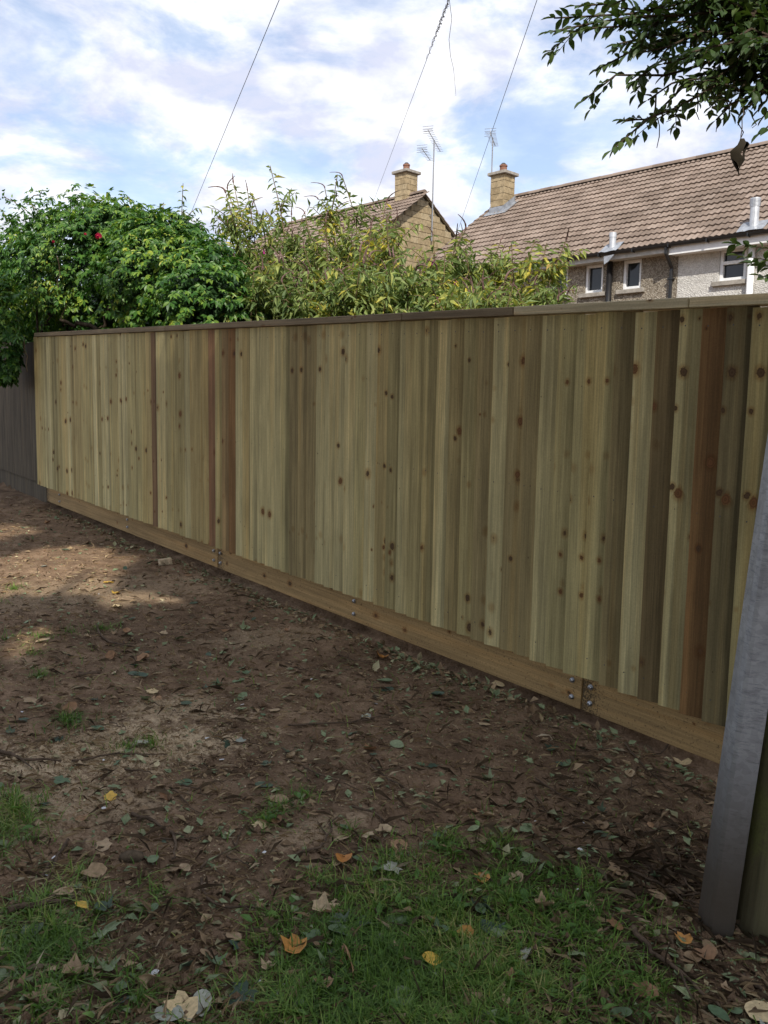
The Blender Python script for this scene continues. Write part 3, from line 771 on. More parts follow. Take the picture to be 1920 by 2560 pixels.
    m.hexa([(c[0] - .10, -.15, c[2] - .16), (c[0] + .02, -.15, c[2] - .10), (c[0] + .02, -.14, c[2] - .10), (c[0] - .10, -.14, c[2] - .16), (c[0] - .12, -.14, c[2] + .04), (c[0] + .18, -.14, c[2] + .06), (c[0] + .18, -.13, c[2] + .06), (c[0] - .12, -.13, c[2] + .04)])
    m.build('lead_strip', M['lead'], house)
    # chimney
    f = roof_pt(1240, 536); w = .57
    cx, cy = f[0] + .02, f[1] + w / 2
    r = ray(1250, 424); t = None
    T = plane_y(1255, 424, f[1] - .09)
    ch = chimney(house, cx, cy, ze + (f[1]) * tp - .1, T[2], w)
    m = MB(); zb = ze + f[1] * tp
    e = w / 2 + .012
    m.box(cx - e - .02, cx + e + .02, cy - e - .004, cy - e + .004, zb - .02, zb + .24)
    m.hexa([(cx + e, cy - e, zb), (cx + e + .012, cy - e, zb), (cx + e + .012, cy + e, zb + w * tp), (cx + e, cy + e, zb + w * tp), (cx + e, cy - e, zb + .26), (cx + e + .012, cy - e, zb + .26), (cx + e + .012, cy + e, zb + w * tp + .26), (cx + e, cy + e, zb + w * tp + .26)])
    m.hexa([(cx - e - .15, cy - e - .14, zb - .04), (cx + e + .16, cy - e - .14, zb - .04), (cx + e + .16, cy + e, zb + .06 + (w + .02) * tp), (cx - e - .15, cy + e, zb + .06 + (w + .02) * tp), (cx - e - .15, cy - e - .15, zb - .03), (cx + e + .16, cy - e - .15, zb - .03), (cx + e + .16, cy + e, zb + .07 + (w + .02) * tp), (cx - e - .15, cy + e, zb + .07 + (w + .02) * tp)])
    m.build('flashing', M['lead'], ch)
    # aerial strapped behind the chimney
    ay = cy + w / 2 + .05; top = plane_y(1232, 345, ay); a = empty('tv_aerial', (0, 0, 0), 0, house)
    MB().tube([(top[0], ay, T[2] - .8), (top[0], ay, top[2])], .022, 8).build('mast', M['alu'], a)
    yagi(a, (top[0], ay, top[2] - .04), RAD(120), 1.1, 12, -.12); 
    MB().box(top[0] - .02, cx + .2, ay - .03, ay + .03, T[2] - .5, T[2] - .46).build('mast_bracket', M['alu'], a)
    return dict(org=org, xl=xl, ze=ze, rd=rd, zr=zr)
RH = build_right_house()

def build_left_house():
    zr_w = 9.4
    r = ray(1058, 484); ap = EYE + r * ((zr_w - EYE[2]) / r[2])
    org = np.array([ap[0], ap[1], GH])
    house = empty('gabled_house', org, RZ_H)
    tag(house, 'stone gabled house with chimney behind the buddleia shrubs', 'house')
    zr = zr_w - GH; PT = RAD(35.5); tp = math.tan(PT); ze = 5.3; hw = (zr - ze) / tp; SL = hw / math.cos(PT)
    Lh = 9.0
    def loc(p): d = p - org; return np.array([d.dot(U), d.dot(W), d[2]])
    def plane_x(px, py, x):
        q = ray(px, py); t = ((org - EYE).dot(U) + x) / q.dot(U); return loc(EYE + q * t)
    m = MB(); e = hw - .3; b = .03
    def shell(x0, x1):
        pts = [(-e, -.5), (e, -.5), (e, zr - hw * tp + .3 * tp - .08), (0, zr - .10), (-e, zr - hw * tp + .3 * tp - .08)]
        vs = [(x0, y, z) for y, z in pts] + [(x1, y, z) for y, z in pts]
        m.add(vs, [(0, 4, 3, 2, 1), (5, 6, 7, 8, 9)] + [(i, (i + 1) % 5, (i + 1) % 5 + 5, i + 5) for i in range(5)])
    shell(-Lh + .2, -b)
    wall = m.build('wall', M['mortar'], house)
    # gable stones
    hgt, wd = .225, .46; z = 2.9; row = 0
    while z < zr:
        lim = min(e, (zr - z - hgt - .02) / tp)
        if lim < .12: break
        y = -lim - random.random() * .1
        while y < lim:
            w = wd * random.choice((.62, 1, 1, 1.25)); y0 = max(y, -lim); y1 = min(y + w, lim)
            if y1 - y0 > .07:
                o = random.uniform(-.004, .005)
                MB().box(-b - .01, o, y0 + .006, y1 - .006, z + .006, z + hgt - .006).build('block', M['stone'], wall, bevel=.006)
            y += w
        z += hgt; row += 1
    m = MB(); m.hexa([(-Lh, -hw, ze - .03), (.05, -hw, ze - .03), (.05, 0, zr - .03), (-Lh, 0, zr - .03), (-Lh, -hw, ze), (.05, -hw, ze), (.05, 0, zr), (-Lh, 0, zr)])
    m.hexa([(-Lh, 0, zr - .03), (.05, 0, zr - .03), (.05, hw, ze - .03), (-Lh, hw, ze - .03), (-Lh, 0, zr), (.05, 0, zr), (.05, hw, ze), (-Lh, hw, ze)])
    roof = m.build('roof', M['mortar'], house)
    Rm = Matrix(((1, 0, 0, 0), (0, math.cos(PT), -math.sin(PT), -hw), (0, math.sin(PT), math.cos(PT), ze), (0, 0, 0, 1)))
    lay_tiles(house, roof, -Lh, .08, SL, Rm, lambda x, y: -x - 1.2 * y)
    # far slope tiles edge (verge) seen from the gable
    m = MB(); nrow = int(SL / TILE_G)
    for j in range(nrow + 1):
        s0 = j * TILE_G; s1 = min(s0 + TILE_G + .05, SL)
        if s1 - s0 < .1: continue
        c, s = math.cos(PT), math.sin(PT); P = lambda u, o: (hw - u * c + o * s, ze + u * s + o * c)
        a0, a1, b0, b1 = P(s0, .010), P(s1, .002), P(s0, .045), P(s1, .022)
        m.hexa([(-.5, *a0), (.09, *a0), (.09, *a1), (-.5, *a1), (-.5, *b0), (.09, *b0), (.09, *b1), (-.5, *b1)])
    m.build('verge_tiles', M['tile'], house)
    n = int(Lh / .45)
    m = MB(); rv = []
    for x in (0, .455):
        for k in range(7): q = math.pi * k / 6; rv.append((x, -.13 * math.cos(q), .115 * math.sin(q) - .02))
    m.add(rv, [(k, k + 1, k + 8, k + 7) for k in range(6)] + [(7, 8, 9, 10, 11, 12, 13)])
    rme = m.mesh('ridge_tile', M['tile'])
    for i in range(n): link('ridge_tile', rme, roof, (.08 - .45 * (i + 1), 0, zr + .045), (0, 0, random.uniform(-.012, .012)))
    MB().box(-Lh, .02, -hw + .01, -hw + .04, ze - .2, ze).build('fascia', M['fascia_old'], house)
    MB().tube([(-Lh, -hw - .06, ze - .05), (.05, -hw - .06, ze - .05)], .06, 8).build('gutter', M['black'], house)
    # chimney on the ridge just inside the gable
    w = .60
    q = plane_x(1046, 470, -.35); cx = -.72
    r = ray(1015, 430); 
    t = ((org - EYE).dot(W) - .0) / r.dot(W); T = loc(EYE + r * t)
    ch = chimney(house, T[0] + .02, 0.0, zr - .5, T[2], w)
    # tall aerial on the gable
    a = empty('tv_aerial', (0, 0, 0), 0, house)
    B = plane_x(1079, 603, .12); Tp = plane_x(1086, 350, .12)
    MB().tube([(.12, B[1], B[2]), (.12, (B[1] + Tp[1]) / 2, Tp[2])], .026, 8).build('mast', M['alu'], a)
    y = (B[1] + Tp[1]) / 2
    for zz in (B[2] + .15, B[2] + .9): MB().box(-.01, .13, B[1] - .02, B[1] + .02, zz, zz + .04).build('mast_bracket', M['alu'], a)
    yagi(a, (.12, y, Tp[2] - .03), RAD(117), 1.7, 14, -.16); yagi(a, (.02, y - .30, Tp[2] - .55), RAD(117), 1.1, 9, -.10)
    return dict(org=org, ze=ze, hw=hw, Lh=Lh, zr=zr)
LH = build_left_house()

# ------------------------------------------------------------------ telegraph pole and wires
def moss_pole():
    t = NT('mossy_pole'); v = t.coord('Object')
    a = t.noise(t.mapping(v, scale=(30, 30, 1.5)), 1.0, 4, .6); b = t.noise(v, 5, 5, .65); c = t.noise(v, 120, 3)
    col = t.ramp(a, [(.3, (.09, .078, .048)), (.7, (.24, .215, .13))])
    sz = t.n('ShaderNodeSeparateXYZ'); t.l(v, sz.inputs[0])
    mo = t.rng(t.math('ADD', b, t.math('MULTIPLY', t.math('SUBTRACT', t.math('ADD', c, a), 1.0), .3)), .40, .66, .12, .85)
    hi = t.rng(sz.outputs[2], .08, .35, .2, 1.0)
    col = t.mix(t.math('MULTIPLY', mo, hi), col, t.mix(c, (.12, .145, .045), (.26, .275, .10)))
    t.bsdf(col, .95, .1, 0, t.bump(t.math('ADD', a, t.math('MULTIPLY', c, .5)), .6, .006)); return t.mat
M['moss'] = moss_pole()
def galv():
    t = NT('galvanised_steel'); v = t.coord('Object')
    a = t.voronoi(v, 55, out='Color'); sp = t.n('ShaderNodeSeparateColor'); t.l(a, sp.inputs[0])
    n = t.noise(v, 6, 5, .6); s = t.noise(t.mapping(v, rot=(0, .25, 0), scale=(22, 22, 130)), 1.0, 6, .8); n9 = t.noise(v, 3.2, 2); s = t.math('ADD', t.math('MULTIPLY', s, .8), t.math('MULTIPLY', n9, .22))
    sz = t.n('ShaderNodeSeparateXYZ'); t.l(v, sz.inputs[0])
    col = t.mix(1.0, (.37, .39, .415), t.math('MULTIPLY', t.rng(sp.outputs[0], 0, 1, .9, 1.1), t.rng(n, .3, .7, .75, 1.15)), 'MULTIPLY')
    col = t.mix(t.rng(s, .50, .66, 0, .6), col, (.12, .135, .155))
    mud = t.rng(t.math('SUBTRACT', sz.outputs[2], t.math('MULTIPLY', n, .3)), -.05, .60, .95, 0)
    col = t.mix(mud, col, (.085, .068, .05))
    t.bsdf(col, .5, .5, .35, t.bump(s, .04, .001)); return t.mat
M['galv'] = galv()
POLE_TOP = None
def build_pole():
    global POLE_TOP
    gl = ground_at(1759, 2325); gr = ground_at(1836, 2330)
    top = EYE + np.array([.328, .350, 1.0]) * 5.35
    c = (gl + gr) / 2
    base = np.array([c[0] + .190, c[1] + .045, gz(c[0] + .19, c[1] + .02)])
    # lean chosen from the photograph
    lean = np.array([top[0] - base[0], top[1] - base[1], top[2] - base[2]])
    H = lean[2]; ax = lean / np.linalg.norm(lean)
    k = 3.4 / math.degrees(math.atan2(ax[0], ax[2])); 
    ax = unit(np.array([math.tan(RAD(3.6)), -.03, 1.0])); H = 6.9; POLE_TOP = base + ax * H
    q = Vector((0, 0, 1)).rotation_difference(Vector(ax))
    root = empty('telegraph_pole', base); root.rotation_mode = 'QUATERNION'; root.rotation_quaternion = q
    tag(root, 'mossy wooden telegraph pole with galvanised steel cable guard at right edge', 'pole')
    m = MB(); n = 9
    zs = np.linspace(-.4, H, n)
    m.tube([(0, 0, z) for z in zs], [.135 - .045 * max(z, 0) / H for z in zs], 28)
    m.build('shaft', M['moss'], root, smooth=True)
    # cable guard: a folded channel on the left of the shaft
    m = MB(); w = .041; d = .026; t = .003; hz = 2.6
    prof = [(-w - .004, .055), (-w, .0), (-w + .007, -d + .004), (-w + .016, -d), (w - .016, -d), (w - .007, -d + .004), (w, .0), (w + .004, .055)]
    vs = [(x, y, z) for z in (-.02, .5, 1.0, 1.6, hz) for x, y in prof]; nn = len(prof)
    m.add(vs, [(r * nn + k, r * nn + k + 1, (r + 1) * nn + k + 1, (r + 1) * nn + k) for r in range(4) for k in range(nn - 1)])
    g = m.build('cable_guard', M['galv'], root, smooth=False, loc=(-.196, -.050, .0), rot=(0, 0, RAD(-10)))
    md = g.modifiers.new('thick', 'SOLIDIFY'); md.thickness = .004; md.offset = 1
    for z in (.84, 1.75):
        MB().tube([(w + .002, -.004, z), (w + .022, -.012, z), (w + .030, -.012, z + .004)], [.004, .004, .003], 6).build('pin', M['nail'], g)
    # head: ring of hooks where the drop wires are tied off
    MB().tube([(0, 0, H - .28), (0, 0, H - .20)], .098, 20).build('pole_band', M['galv'], root)
    MB().tube([(0, 0, H), (0, 0, H + .03), (0, 0, H + .05)], [.10, .10, .03], 20).build('pole_cap', M['galv'], root)
    return root, base, ax, H
POLE, P_BASE, P_AX, P_H = build_pole()

def build_wires():
    head = P_BASE + P_AX * (P_H - .24)
    ov = 1.1573
    specs = [(((603, 0), (425, 430)), 'left'), (((970, 0), (820, 400)), 'mid'), (((1160, 0), (985, 510)), 'right')]
    labels = {'left': 'leftmost of the three thin overhead wires, dropping behind the creeper', 'mid': 'middle overhead wire with dead creeper wound round its upper end', 'right': 'rightmost thin overhead wire running down to the tiled house'}
    out = {}
    for (A, B), nm in specs:
        n = np.cross(ray(A[0] * ov, A[1] * ov), ray(B[0] * ov, B[1] * ov)); n /= np.linalg.norm(n)
        start = head - n * (head - EYE).dot(n)
        if nm == 'right':
            o = RH['org']; c = o + U * (RH['xl'] - .02) + W * 0 + np.array([0, 0, RH['ze'] + .03]); e = o + U * (RH['xl'] - .02) + W * RH['rd'] + np.array([0, 0, RH['zr'] + .03])
        else:
            o = LH['org']; c = o + W * (-LH['hw'] - .02) + np.array([0, 0, LH['ze'] - .05]); e = c - U * 16
        if nm == 'mid':
            o = LH['org']; c = o + np.array([0, 0, LH['zr'] + .12]); e = c - U * LH['Lh']
        d = e - c; t = -((c - EYE).dot(n)) / d.dot(n)
        t = min(max(t, 0.0), 1.0) if nm != 'right' else min(max(t, 0.0), 1.0)
        end = c + d * t
        pts = []
        for i in range(41):
            f = i / 40; p = start * (1 - f) + end * f
            sag = 4 * f * (1 - f) * .10; dn = np.array([0, 0, -1.0]); dn -= n * dn.dot(n); pts.append(p + dn * sag)
        wr = MB().tube(pts, .0046, 5).build('drop_wire', M['wire'])
        tag(wr, labels[nm], 'wire', 'overhead wires from the telegraph pole')
        MB().tube([start, head + (start - head) * .02, head - P_AX * .05 + P_AX * .05], .012, 5).build('tie', M['wire'], wr)
        out[nm] = (start, end, n)
    s, e, n = out['mid']
    # dead creeper wound on the middle wire, one strand dangling
    A = ray(970 * ov, 0); B = ray(935 * ov, 105 * ov)
    d = e - s
    def along(r):       # closest point of the wire line to a viewing ray
        w0 = s - EYE; a = d.dot(d); b = d.dot(r); c = r.dot(r); t = (b * r.dot(w0) - c * d.dot(w0)) / (a * c - b * b); return t
    t0, t1 = along(A) - .02, along(ray(925 * ov, 130 * ov)); root = empty('dead_creeper_strand', s + d * t0)
    tag(root, 'dead tangled creeper strand wound round the middle wire and dangling', 'creeper')
    inv = np.array(root.location); dl = unit(d); sd = np.cross(dl, [0, 0, 1]); up = np.cross(sd, dl)
    for q in range(3):
        pts = []; rr = random.Random(q)
        N = 70
        for i in range(N):
            t = t0 + (t1 - t0) * i / N * (1 - .2 * q); an = i * (.7 + .2 * q) + q; rad = .008 + rr.random() * .022
            pts.append(s + d * t + sd * math.cos(an) * rad + up * math.sin(an) * rad - inv)
        MB().tube(pts, .0035, 4).build('wound_stem', M['bark'], root)
    c0 = s + d * (t0 + (t1 - t0) * .1); dep = c0[1]
    pts = [at_depth(px * ov, py * ov, dep) - inv for px, py in ((969, -12), (976, 40), (970, 85), (973, 120), (980, 150), (983, 185), (985, 207))]
    MB().tube(pts, [.004, .0038, .0036, .0034, .003, .0026, .002], 4).build('dangling_stem', M['bark'], root)
build_wires()

# ------------------------------------------------------------------ creeper over the fence end
def branch_pts(a, b, n=7, wob=.1, rs=random):
    a = np.array(a, float); b = np.array(b, float); out = []
    for i in range(n):
        f = i / (n - 1); p = a * (1 - f) + b * f
        if 0 < i < n - 1: p = p + np.array([rs.uniform(-wob, wob) for _ in range(3)])
        out.append(p)
    return out
def build_creeper():
    base = on_fence(230, 900, 1.1); base[2] = gz(base[0], base[1])
    root = empty('creeper', base)
    tag(root, 'dense bright green five-leaved creeper billowing over the left end of fence', 'creeper')
    inv = np.array(root.location)
    blobs = []
    for (px, py, rx, ry, off, rn) in ((225, 680, 225, 165, 1.0, 1.0), (70, 740, 150, 170, .8, .9), (430, 715, 165, 150, 1.0, .8), (535, 770, 95, 115, .9, .6), (290, 590, 120, 75, 1.1, .7), (405, 615, 85, 85, 1.1, .6), (10, 830, 75, 115, -.24, .16), (62, 785, 48, 60, -.18, .12), (-120, 800, 140, 190, .6, .8), (520, 690, 80, 80, 1.1, .5)):
        c = on_fence(px, py, off); k = c[1] / FPX
        blobs.append((c, rx * k * .96, rn, ry * k))
    cav = on_fence(185, 795, .25)
    CL = []
    def inside(p, b, s=1.0):
        d = p - b[0]; return ((d @ D_F) / b[1]) ** 2 + ((d @ N_F) / b[2]) ** 2 + (d[:, 2] / b[3]) ** 2 < s
    parts_c, parts_n = [], []
    for bi, b in enumerate(blobs):
        area = b[1] * b[3] * 2 * math.pi * .9; n = int(area * (620 if b[2] > .3 else 1300))
        u = rdir(n); keep = (u @ N_F < .55); u = u[keep]
        rad = 1 - .22 * rng.random(len(u)) ** 2 + .05 * rng.normal(size=len(u))
        # lumpy outline
        lump = 1 + .14 * np.sin(u[:, 0] * 7 + bi) * np.sin(u[:, 2] * 6 + 2 * bi) + .08 * np.sin(u[:, 2] * 13 + u[:, 0] * 11)
        rad = rad * lump
        p = b[0] + (np.outer(u[:, 0], D_F) * b[1] + np.outer(u[:, 1], N_F) * b[2]) * rad[:, None]
        u3 = unit(rng.normal(size=(1, 3)))
        # u is expressed in (D_F, N_F, z)
        un = np.outer(u[:, 0], D_F) / b[1] + np.outer(u[:, 1], N_F) / b[2]; un[:, 2] = u[:, 2] / b[3]
        p[:, 2] += u[:, 2] * b[3] * rad
        ok = np.ones(len(p), bool)
        for bj, o in enumerate(blobs):
            if bj != bi: ok &= ~inside(p, o, .62)
        d = p - cav; ok &= ~((((d @ D_F) / .78) ** 2 + ((d @ N_F) / 1.7) ** 2 + (d[:, 2] / .42) ** 2) < 1 + .3 * rng.normal(size=len(p)))
        # nothing may poke through the fence below its top
        a = p @ D_F; off = p @ N_F - DIST_F
        ok &= ~((off < .18) & (a < (10.45 if b[2] > .3 else 9.6)) & (p[:, 2] < base_z(a) + 2.0)); ok &= ~((off < .16) & (off > -.07) & (p[:, 2] < base_z(a) + 1.95))
        parts_c.append(p[ok]); parts_n.append(unit(un[ok]))
    P = np.concatenate(parts_c); Nn = np.concatenate(parts_n); n = len(P)
    arr = []
    size = .050 + .055 * rng.random(n)
    hang = unit(Nn * .55 + np.array([0, 0, -.75]) + rdir(n) * .45)
    nrm = unit(Nn + np.array([0, 0, .55]) + rdir(n) * .35)
    sd = unit(np.cross(hang, nrm))
    for q, ang in enumerate((-1.25, -.62, 0, .62, 1.25)):
        al = hang * math.cos(ang) + sd * math.sin(ang); l = size * (1.0 if q == 2 else .88 if q in (1, 3) else .66)
        al = unit(al + rdir(n) * .12)
        arr.append(leaf_arrays(P + al * (size * .12)[:, None], al, unit(nrm + rdir(n) * .2), l, l * .44, True))
    V, F = join_arrays(arr)
    tag(link('foliage', mesh_np('creeper_foliage', V - inv, F, M['creeper']), root), kind='stuff')
    # inner leaves that close the mass, in the shade-darkened leaf colour
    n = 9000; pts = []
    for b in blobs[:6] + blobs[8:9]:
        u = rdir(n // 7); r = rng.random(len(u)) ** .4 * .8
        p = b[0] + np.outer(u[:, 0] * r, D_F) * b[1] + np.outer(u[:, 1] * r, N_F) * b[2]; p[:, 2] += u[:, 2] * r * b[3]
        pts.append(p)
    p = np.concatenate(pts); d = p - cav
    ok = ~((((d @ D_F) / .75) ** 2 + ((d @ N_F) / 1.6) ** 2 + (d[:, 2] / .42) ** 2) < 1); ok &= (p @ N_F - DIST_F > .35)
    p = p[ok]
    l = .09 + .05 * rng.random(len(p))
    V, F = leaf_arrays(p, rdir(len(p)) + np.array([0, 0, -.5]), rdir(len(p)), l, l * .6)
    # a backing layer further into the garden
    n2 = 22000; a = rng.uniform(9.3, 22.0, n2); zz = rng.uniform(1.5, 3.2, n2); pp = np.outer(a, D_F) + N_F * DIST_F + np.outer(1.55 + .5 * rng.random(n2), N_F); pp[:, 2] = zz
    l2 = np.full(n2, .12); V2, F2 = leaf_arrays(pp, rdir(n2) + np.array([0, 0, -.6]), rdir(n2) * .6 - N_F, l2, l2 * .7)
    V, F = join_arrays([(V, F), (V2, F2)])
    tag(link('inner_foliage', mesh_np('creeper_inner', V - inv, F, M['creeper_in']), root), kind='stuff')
    # woody stems in the hollow
    rs = random.Random(5)
    for (A, B, o1, o2, r) in (((250, 830), (150, 800), .7, .35, .03), ((300, 835), (330, 770), .9, .7, .045), ((85, 842), (128, 790), .25, .4, .018), ((128, 790), (135, 770), .4, .5, .016), ((170, 845), (145, 760), .8, .6, .03), ((95, 830), (100, 700), .3, .4, .014), ((240, 850), (280, 760), .9, .9, .03)):
        MB().tube([q - inv for q in branch_pts(on_fence(*A, o1), on_fence(*B, o2), 7, .04, rs)], [r, r, r * .95, r * .9, r * .8, r * .7, r * .5], 7).build('stem', M['bark'], root, smooth=True)
    MB().tube([q - inv for q in branch_pts(base, on_fence(240, 835, .9), 8, .07, rs)], [.08, .075, .07, .065, .06, .055, .05, .045], 9).build('stem', M['bark'], root, smooth=True)
    # thin dry hanging tendrils
    for (A, B, o) in (((0, 880), (60, 880), -.12), ((10, 900), (5, 930), -.12), ((165, 760), (152, 800), .2), ((60, 840), (68, 930), -.1), ((142, 640), (146, 720), .0)):
        MB().tube([q - inv for q in branch_pts(on_fence(*A, o), on_fence(*B, o), 6, .025, rs)], .006, 5).build('tendril', M['stem'], root)
    # trailing shoots with a few leaves on the left skyline
    lv = []
    for (A, B) in (((70, 530), (5, 485)), ((130, 545), (60, 500)), ((60, 505), (105, 478)), ((40, 570), (0, 520)), ((320, 560), (345, 520))):
        pts = branch_pts(on_fence(*A, .9), on_fence(*B, .9), 8, .03, rs)
        MB().tube([q - inv for q in pts], [.007] * 7 + [.003], 5).build('shoot', M['stem'], root)
        for q in pts[1:]:
            c = np.repeat(q[None], 5, 0) + rng.normal(size=(5, 3)) * .03; l = .04 + .05 * rng.random(5)
            lv.append(leaf_arrays(c, rdir(5) + np.array([0, 0, -.4]), rdir(5), l, l * .5))
    V, F = join_arrays(lv); tag(link('shoot_leaves', mesh_np('shoot_leaves', V - inv, F, M['creeper']), root), kind='stuff')
    # red blooms
    fm = MB()
    for k in range(11):
        an = k * 2.4; e = .15 + k * .11; c = np.array([math.cos(an) * math.cos(e), math.sin(an) * math.cos(e), math.sin(e)]) * .03
        s = np.cross(c, [0, 0, 1.0]); s = s / (np.linalg.norm(s) + 1e-6) * .03; u = np.cross(s, c); u = u / (np.linalg.norm(u) + 1e-6) * .03
        fm.add([c - s * .6 - u * .5, c + s * .6 - u * .5, c + s + u * .6 + c * .3, c + u + c * .35, c - s + u * .6 + c * .3], [(0, 1, 2, 3, 4)])
    me = fm.mesh('bloom', M['rose'])
    for (px, py, s) in ((248, 592, .8), (214, 586, .35), (134, 605, .4)):
        p = on_fence(px, py, .0); link('bloom', me, root, p - inv, (RAD(60), 0, RAD(-30)), s)
build_creeper()

# ------------------------------------------------------------------ buddleia shrubs
def spike_mesh(bend, L=.22, r=.016):
    m = MB(); n = 9; pts = []; rad = []
    for i in range(n):
        f = i / (n - 1); pts.append((bend * f * f * L, 0, L * f * (1 - .35 * f * abs(bend)))); rad.append(r * (1 - .75 * f) * (1.0 if i % 2 else .72) + .001)
    m.tube(pts, rad, 6); return m
SPIKES = [spike_mesh(b).mesh('flower_spike', M['spike']) for b in (.3, .8, 1.2)]
BLOOM = spike_mesh(.3, .13, .022).mesh('flower_head', M['bloom'])
def build_buddleia(px, top_y, Y, stems, label, seed, spread=.9, tall=3, leafy=1.0, blooms=1, low=.0):
    global rng
    rs = random.Random(seed); r2 = np.random.default_rng(seed)
    tp = at_depth(px, top_y, Y); g = gz(tp[0], tp[1] + .0)
    base = np.array([tp[0], tp[1], float(g)]); H = tp[2] - base[2]
    root = empty('buddleia_shrub', base); tag(root, label, 'shrub', 'buddleia shrubs behind the fence')
    st = MB(); LP, LA, LN, LL = [], [], [], []; tips = []
    def leafy_twig(pts, step, l0, prob=1.0):
        # opposite pairs of drooping lance leaves
        acc = 0; flip = 0
        for i in range(len(pts) - 1):
            a, b = pts[i], pts[i + 1]; d = b - a; ln = np.linalg.norm(d); d = d / (ln + 1e-9); s = acc
            while s < ln:
                p = a + d * s
                if rs.random() < prob:
                    q = np.cross(d, np.array([rs.gauss(0, 1), rs.gauss(0, 1), rs.gauss(0, .6)])); q /= (np.linalg.norm(q) + 1e-9)
                    for sg in (-1, 1):
                        al = q * sg * .8 + d * .35 + np.array([rs.gauss(0, .2), rs.gauss(0, .2), -.35 - .3 * rs.random()])
                        LP.append(p); LA.append(al); LN.append(np.array([rs.gauss(0, .5), rs.gauss(0, .5), 1.0])); LL.append(l0 * rs.uniform(.55, 1.15))
                s += step
            acc = s - ln
    for k in range(stems):
        an = rs.uniform(0, 6.283); sp = spread * math.sqrt(rs.random())
        hh = H * (rs.uniform(.88, 1.0) if k < tall else rs.uniform(.62, .95))
        top = base + np.array([math.cos(an) * sp, math.sin(an) * sp * .8, hh])
        if k == 0: top = base + np.array([0, 0, H])
        n = 9; pts = []
        b0 = base + np.array([math.cos(an) * .08, math.sin(an) * .08, -.05])
        for i in range(n):
            f = i / (n - 1); p = b0 * (1 - f) + top * f
            p[:2] = b0[:2] + (top[:2] - b0[:2]) * f ** 1.5
            p = p + np.array([rs.gauss(0, .025), rs.gauss(0, .025), 0]) * (1 if 0 < i < n - 1 else 0); pts.append(p)
        bd = rs.uniform(0, 6.283); bl_ = rs.uniform(.05, .28)
        for i_, q_ in ((n - 3, .12), (n - 2, .45), (n - 1, 1.0)): pts[i_] = pts[i_] + np.array([math.cos(bd) * bl_ * q_, math.sin(bd) * bl_ * q_, -.35 * bl_ * q_])
        st.tube(pts, [.016 * (1 - .85 * i / (n - 1)) + .0022 for i in range(n)], 5)
        up = [p for p in pts if p[2] > base[2] + H * .45]
        leafy_twig(up, .05 / leafy, .15)
        d = pts[-1] - pts[-2]; tips.append((pts[-1], d / np.linalg.norm(d)))
        for j in range(int(rs.randint(15, 20) * leafy)):
            i = rs.randint(3, n - 2); o = pts[i]; a2 = rs.uniform(0, 6.283); l = rs.uniform(.3, .62) * (1.1 - .5 * i / n)
            dv = np.array([math.cos(a2) * .75, math.sin(a2) * .75, rs.uniform(.35, .9)])
            sp_ = [o, o + dv * l * .5, o + dv * l * .85 + np.array([0, 0, -.02]), o + dv * l * 1.08 + np.array([0, 0, -.08])]
            st.tube(sp_, [.006, .005, .004, .0025], 4); leafy_twig(sp_, .042 / leafy, .135)
            if rs.random() < .3: tips.append((sp_[-1], dv / np.linalg.norm(dv)))
    tag(st.build('stems', M['stem'], root, loc=(0, 0, 0)), kind='stuff')
    for v in root.children: v.matrix_local = Matrix.Translation(-Vector(base))
    P = np.array(LP) - base; L = np.array(LL)
    V, F = leaf_arrays(P, np.array(LA), np.array(LN), L, L * r2.uniform(.22, .34, len(L)))
    tag(link('foliage', mesh_np('buddleia_foliage', V, F, M['budd']), root), kind='stuff')
    tips.sort(key=lambda t: -t[0][2])
    for (p, d) in tips[:14]:
        if rs.random() < .8:
            q = Vector((0, 0, 1)).rotation_difference(Vector(d + np.array([0, 0, .5]))); o = link('flower_spike', rs.choice(SPIKES), root, p - base)
            o.rotation_mode = 'QUATERNION'; o.rotation_quaternion = q @ Matrix.Rotation(rs.uniform(0, 6.28), 3, 'Z').to_quaternion(); o.scale = (rs.uniform(.5, .85),) * 3
    vis = [t for t in tips if t[0][1] < base[1] + .2]
    for (p, d) in rs.sample(vis, min(blooms, len(vis))):
        link('flower_head', BLOOM, root, p - base + np.array([0, -.05, 0]), (rs.uniform(-.5, .5), rs.uniform(-.5, .5), 0), rs.uniform(.45, .65))
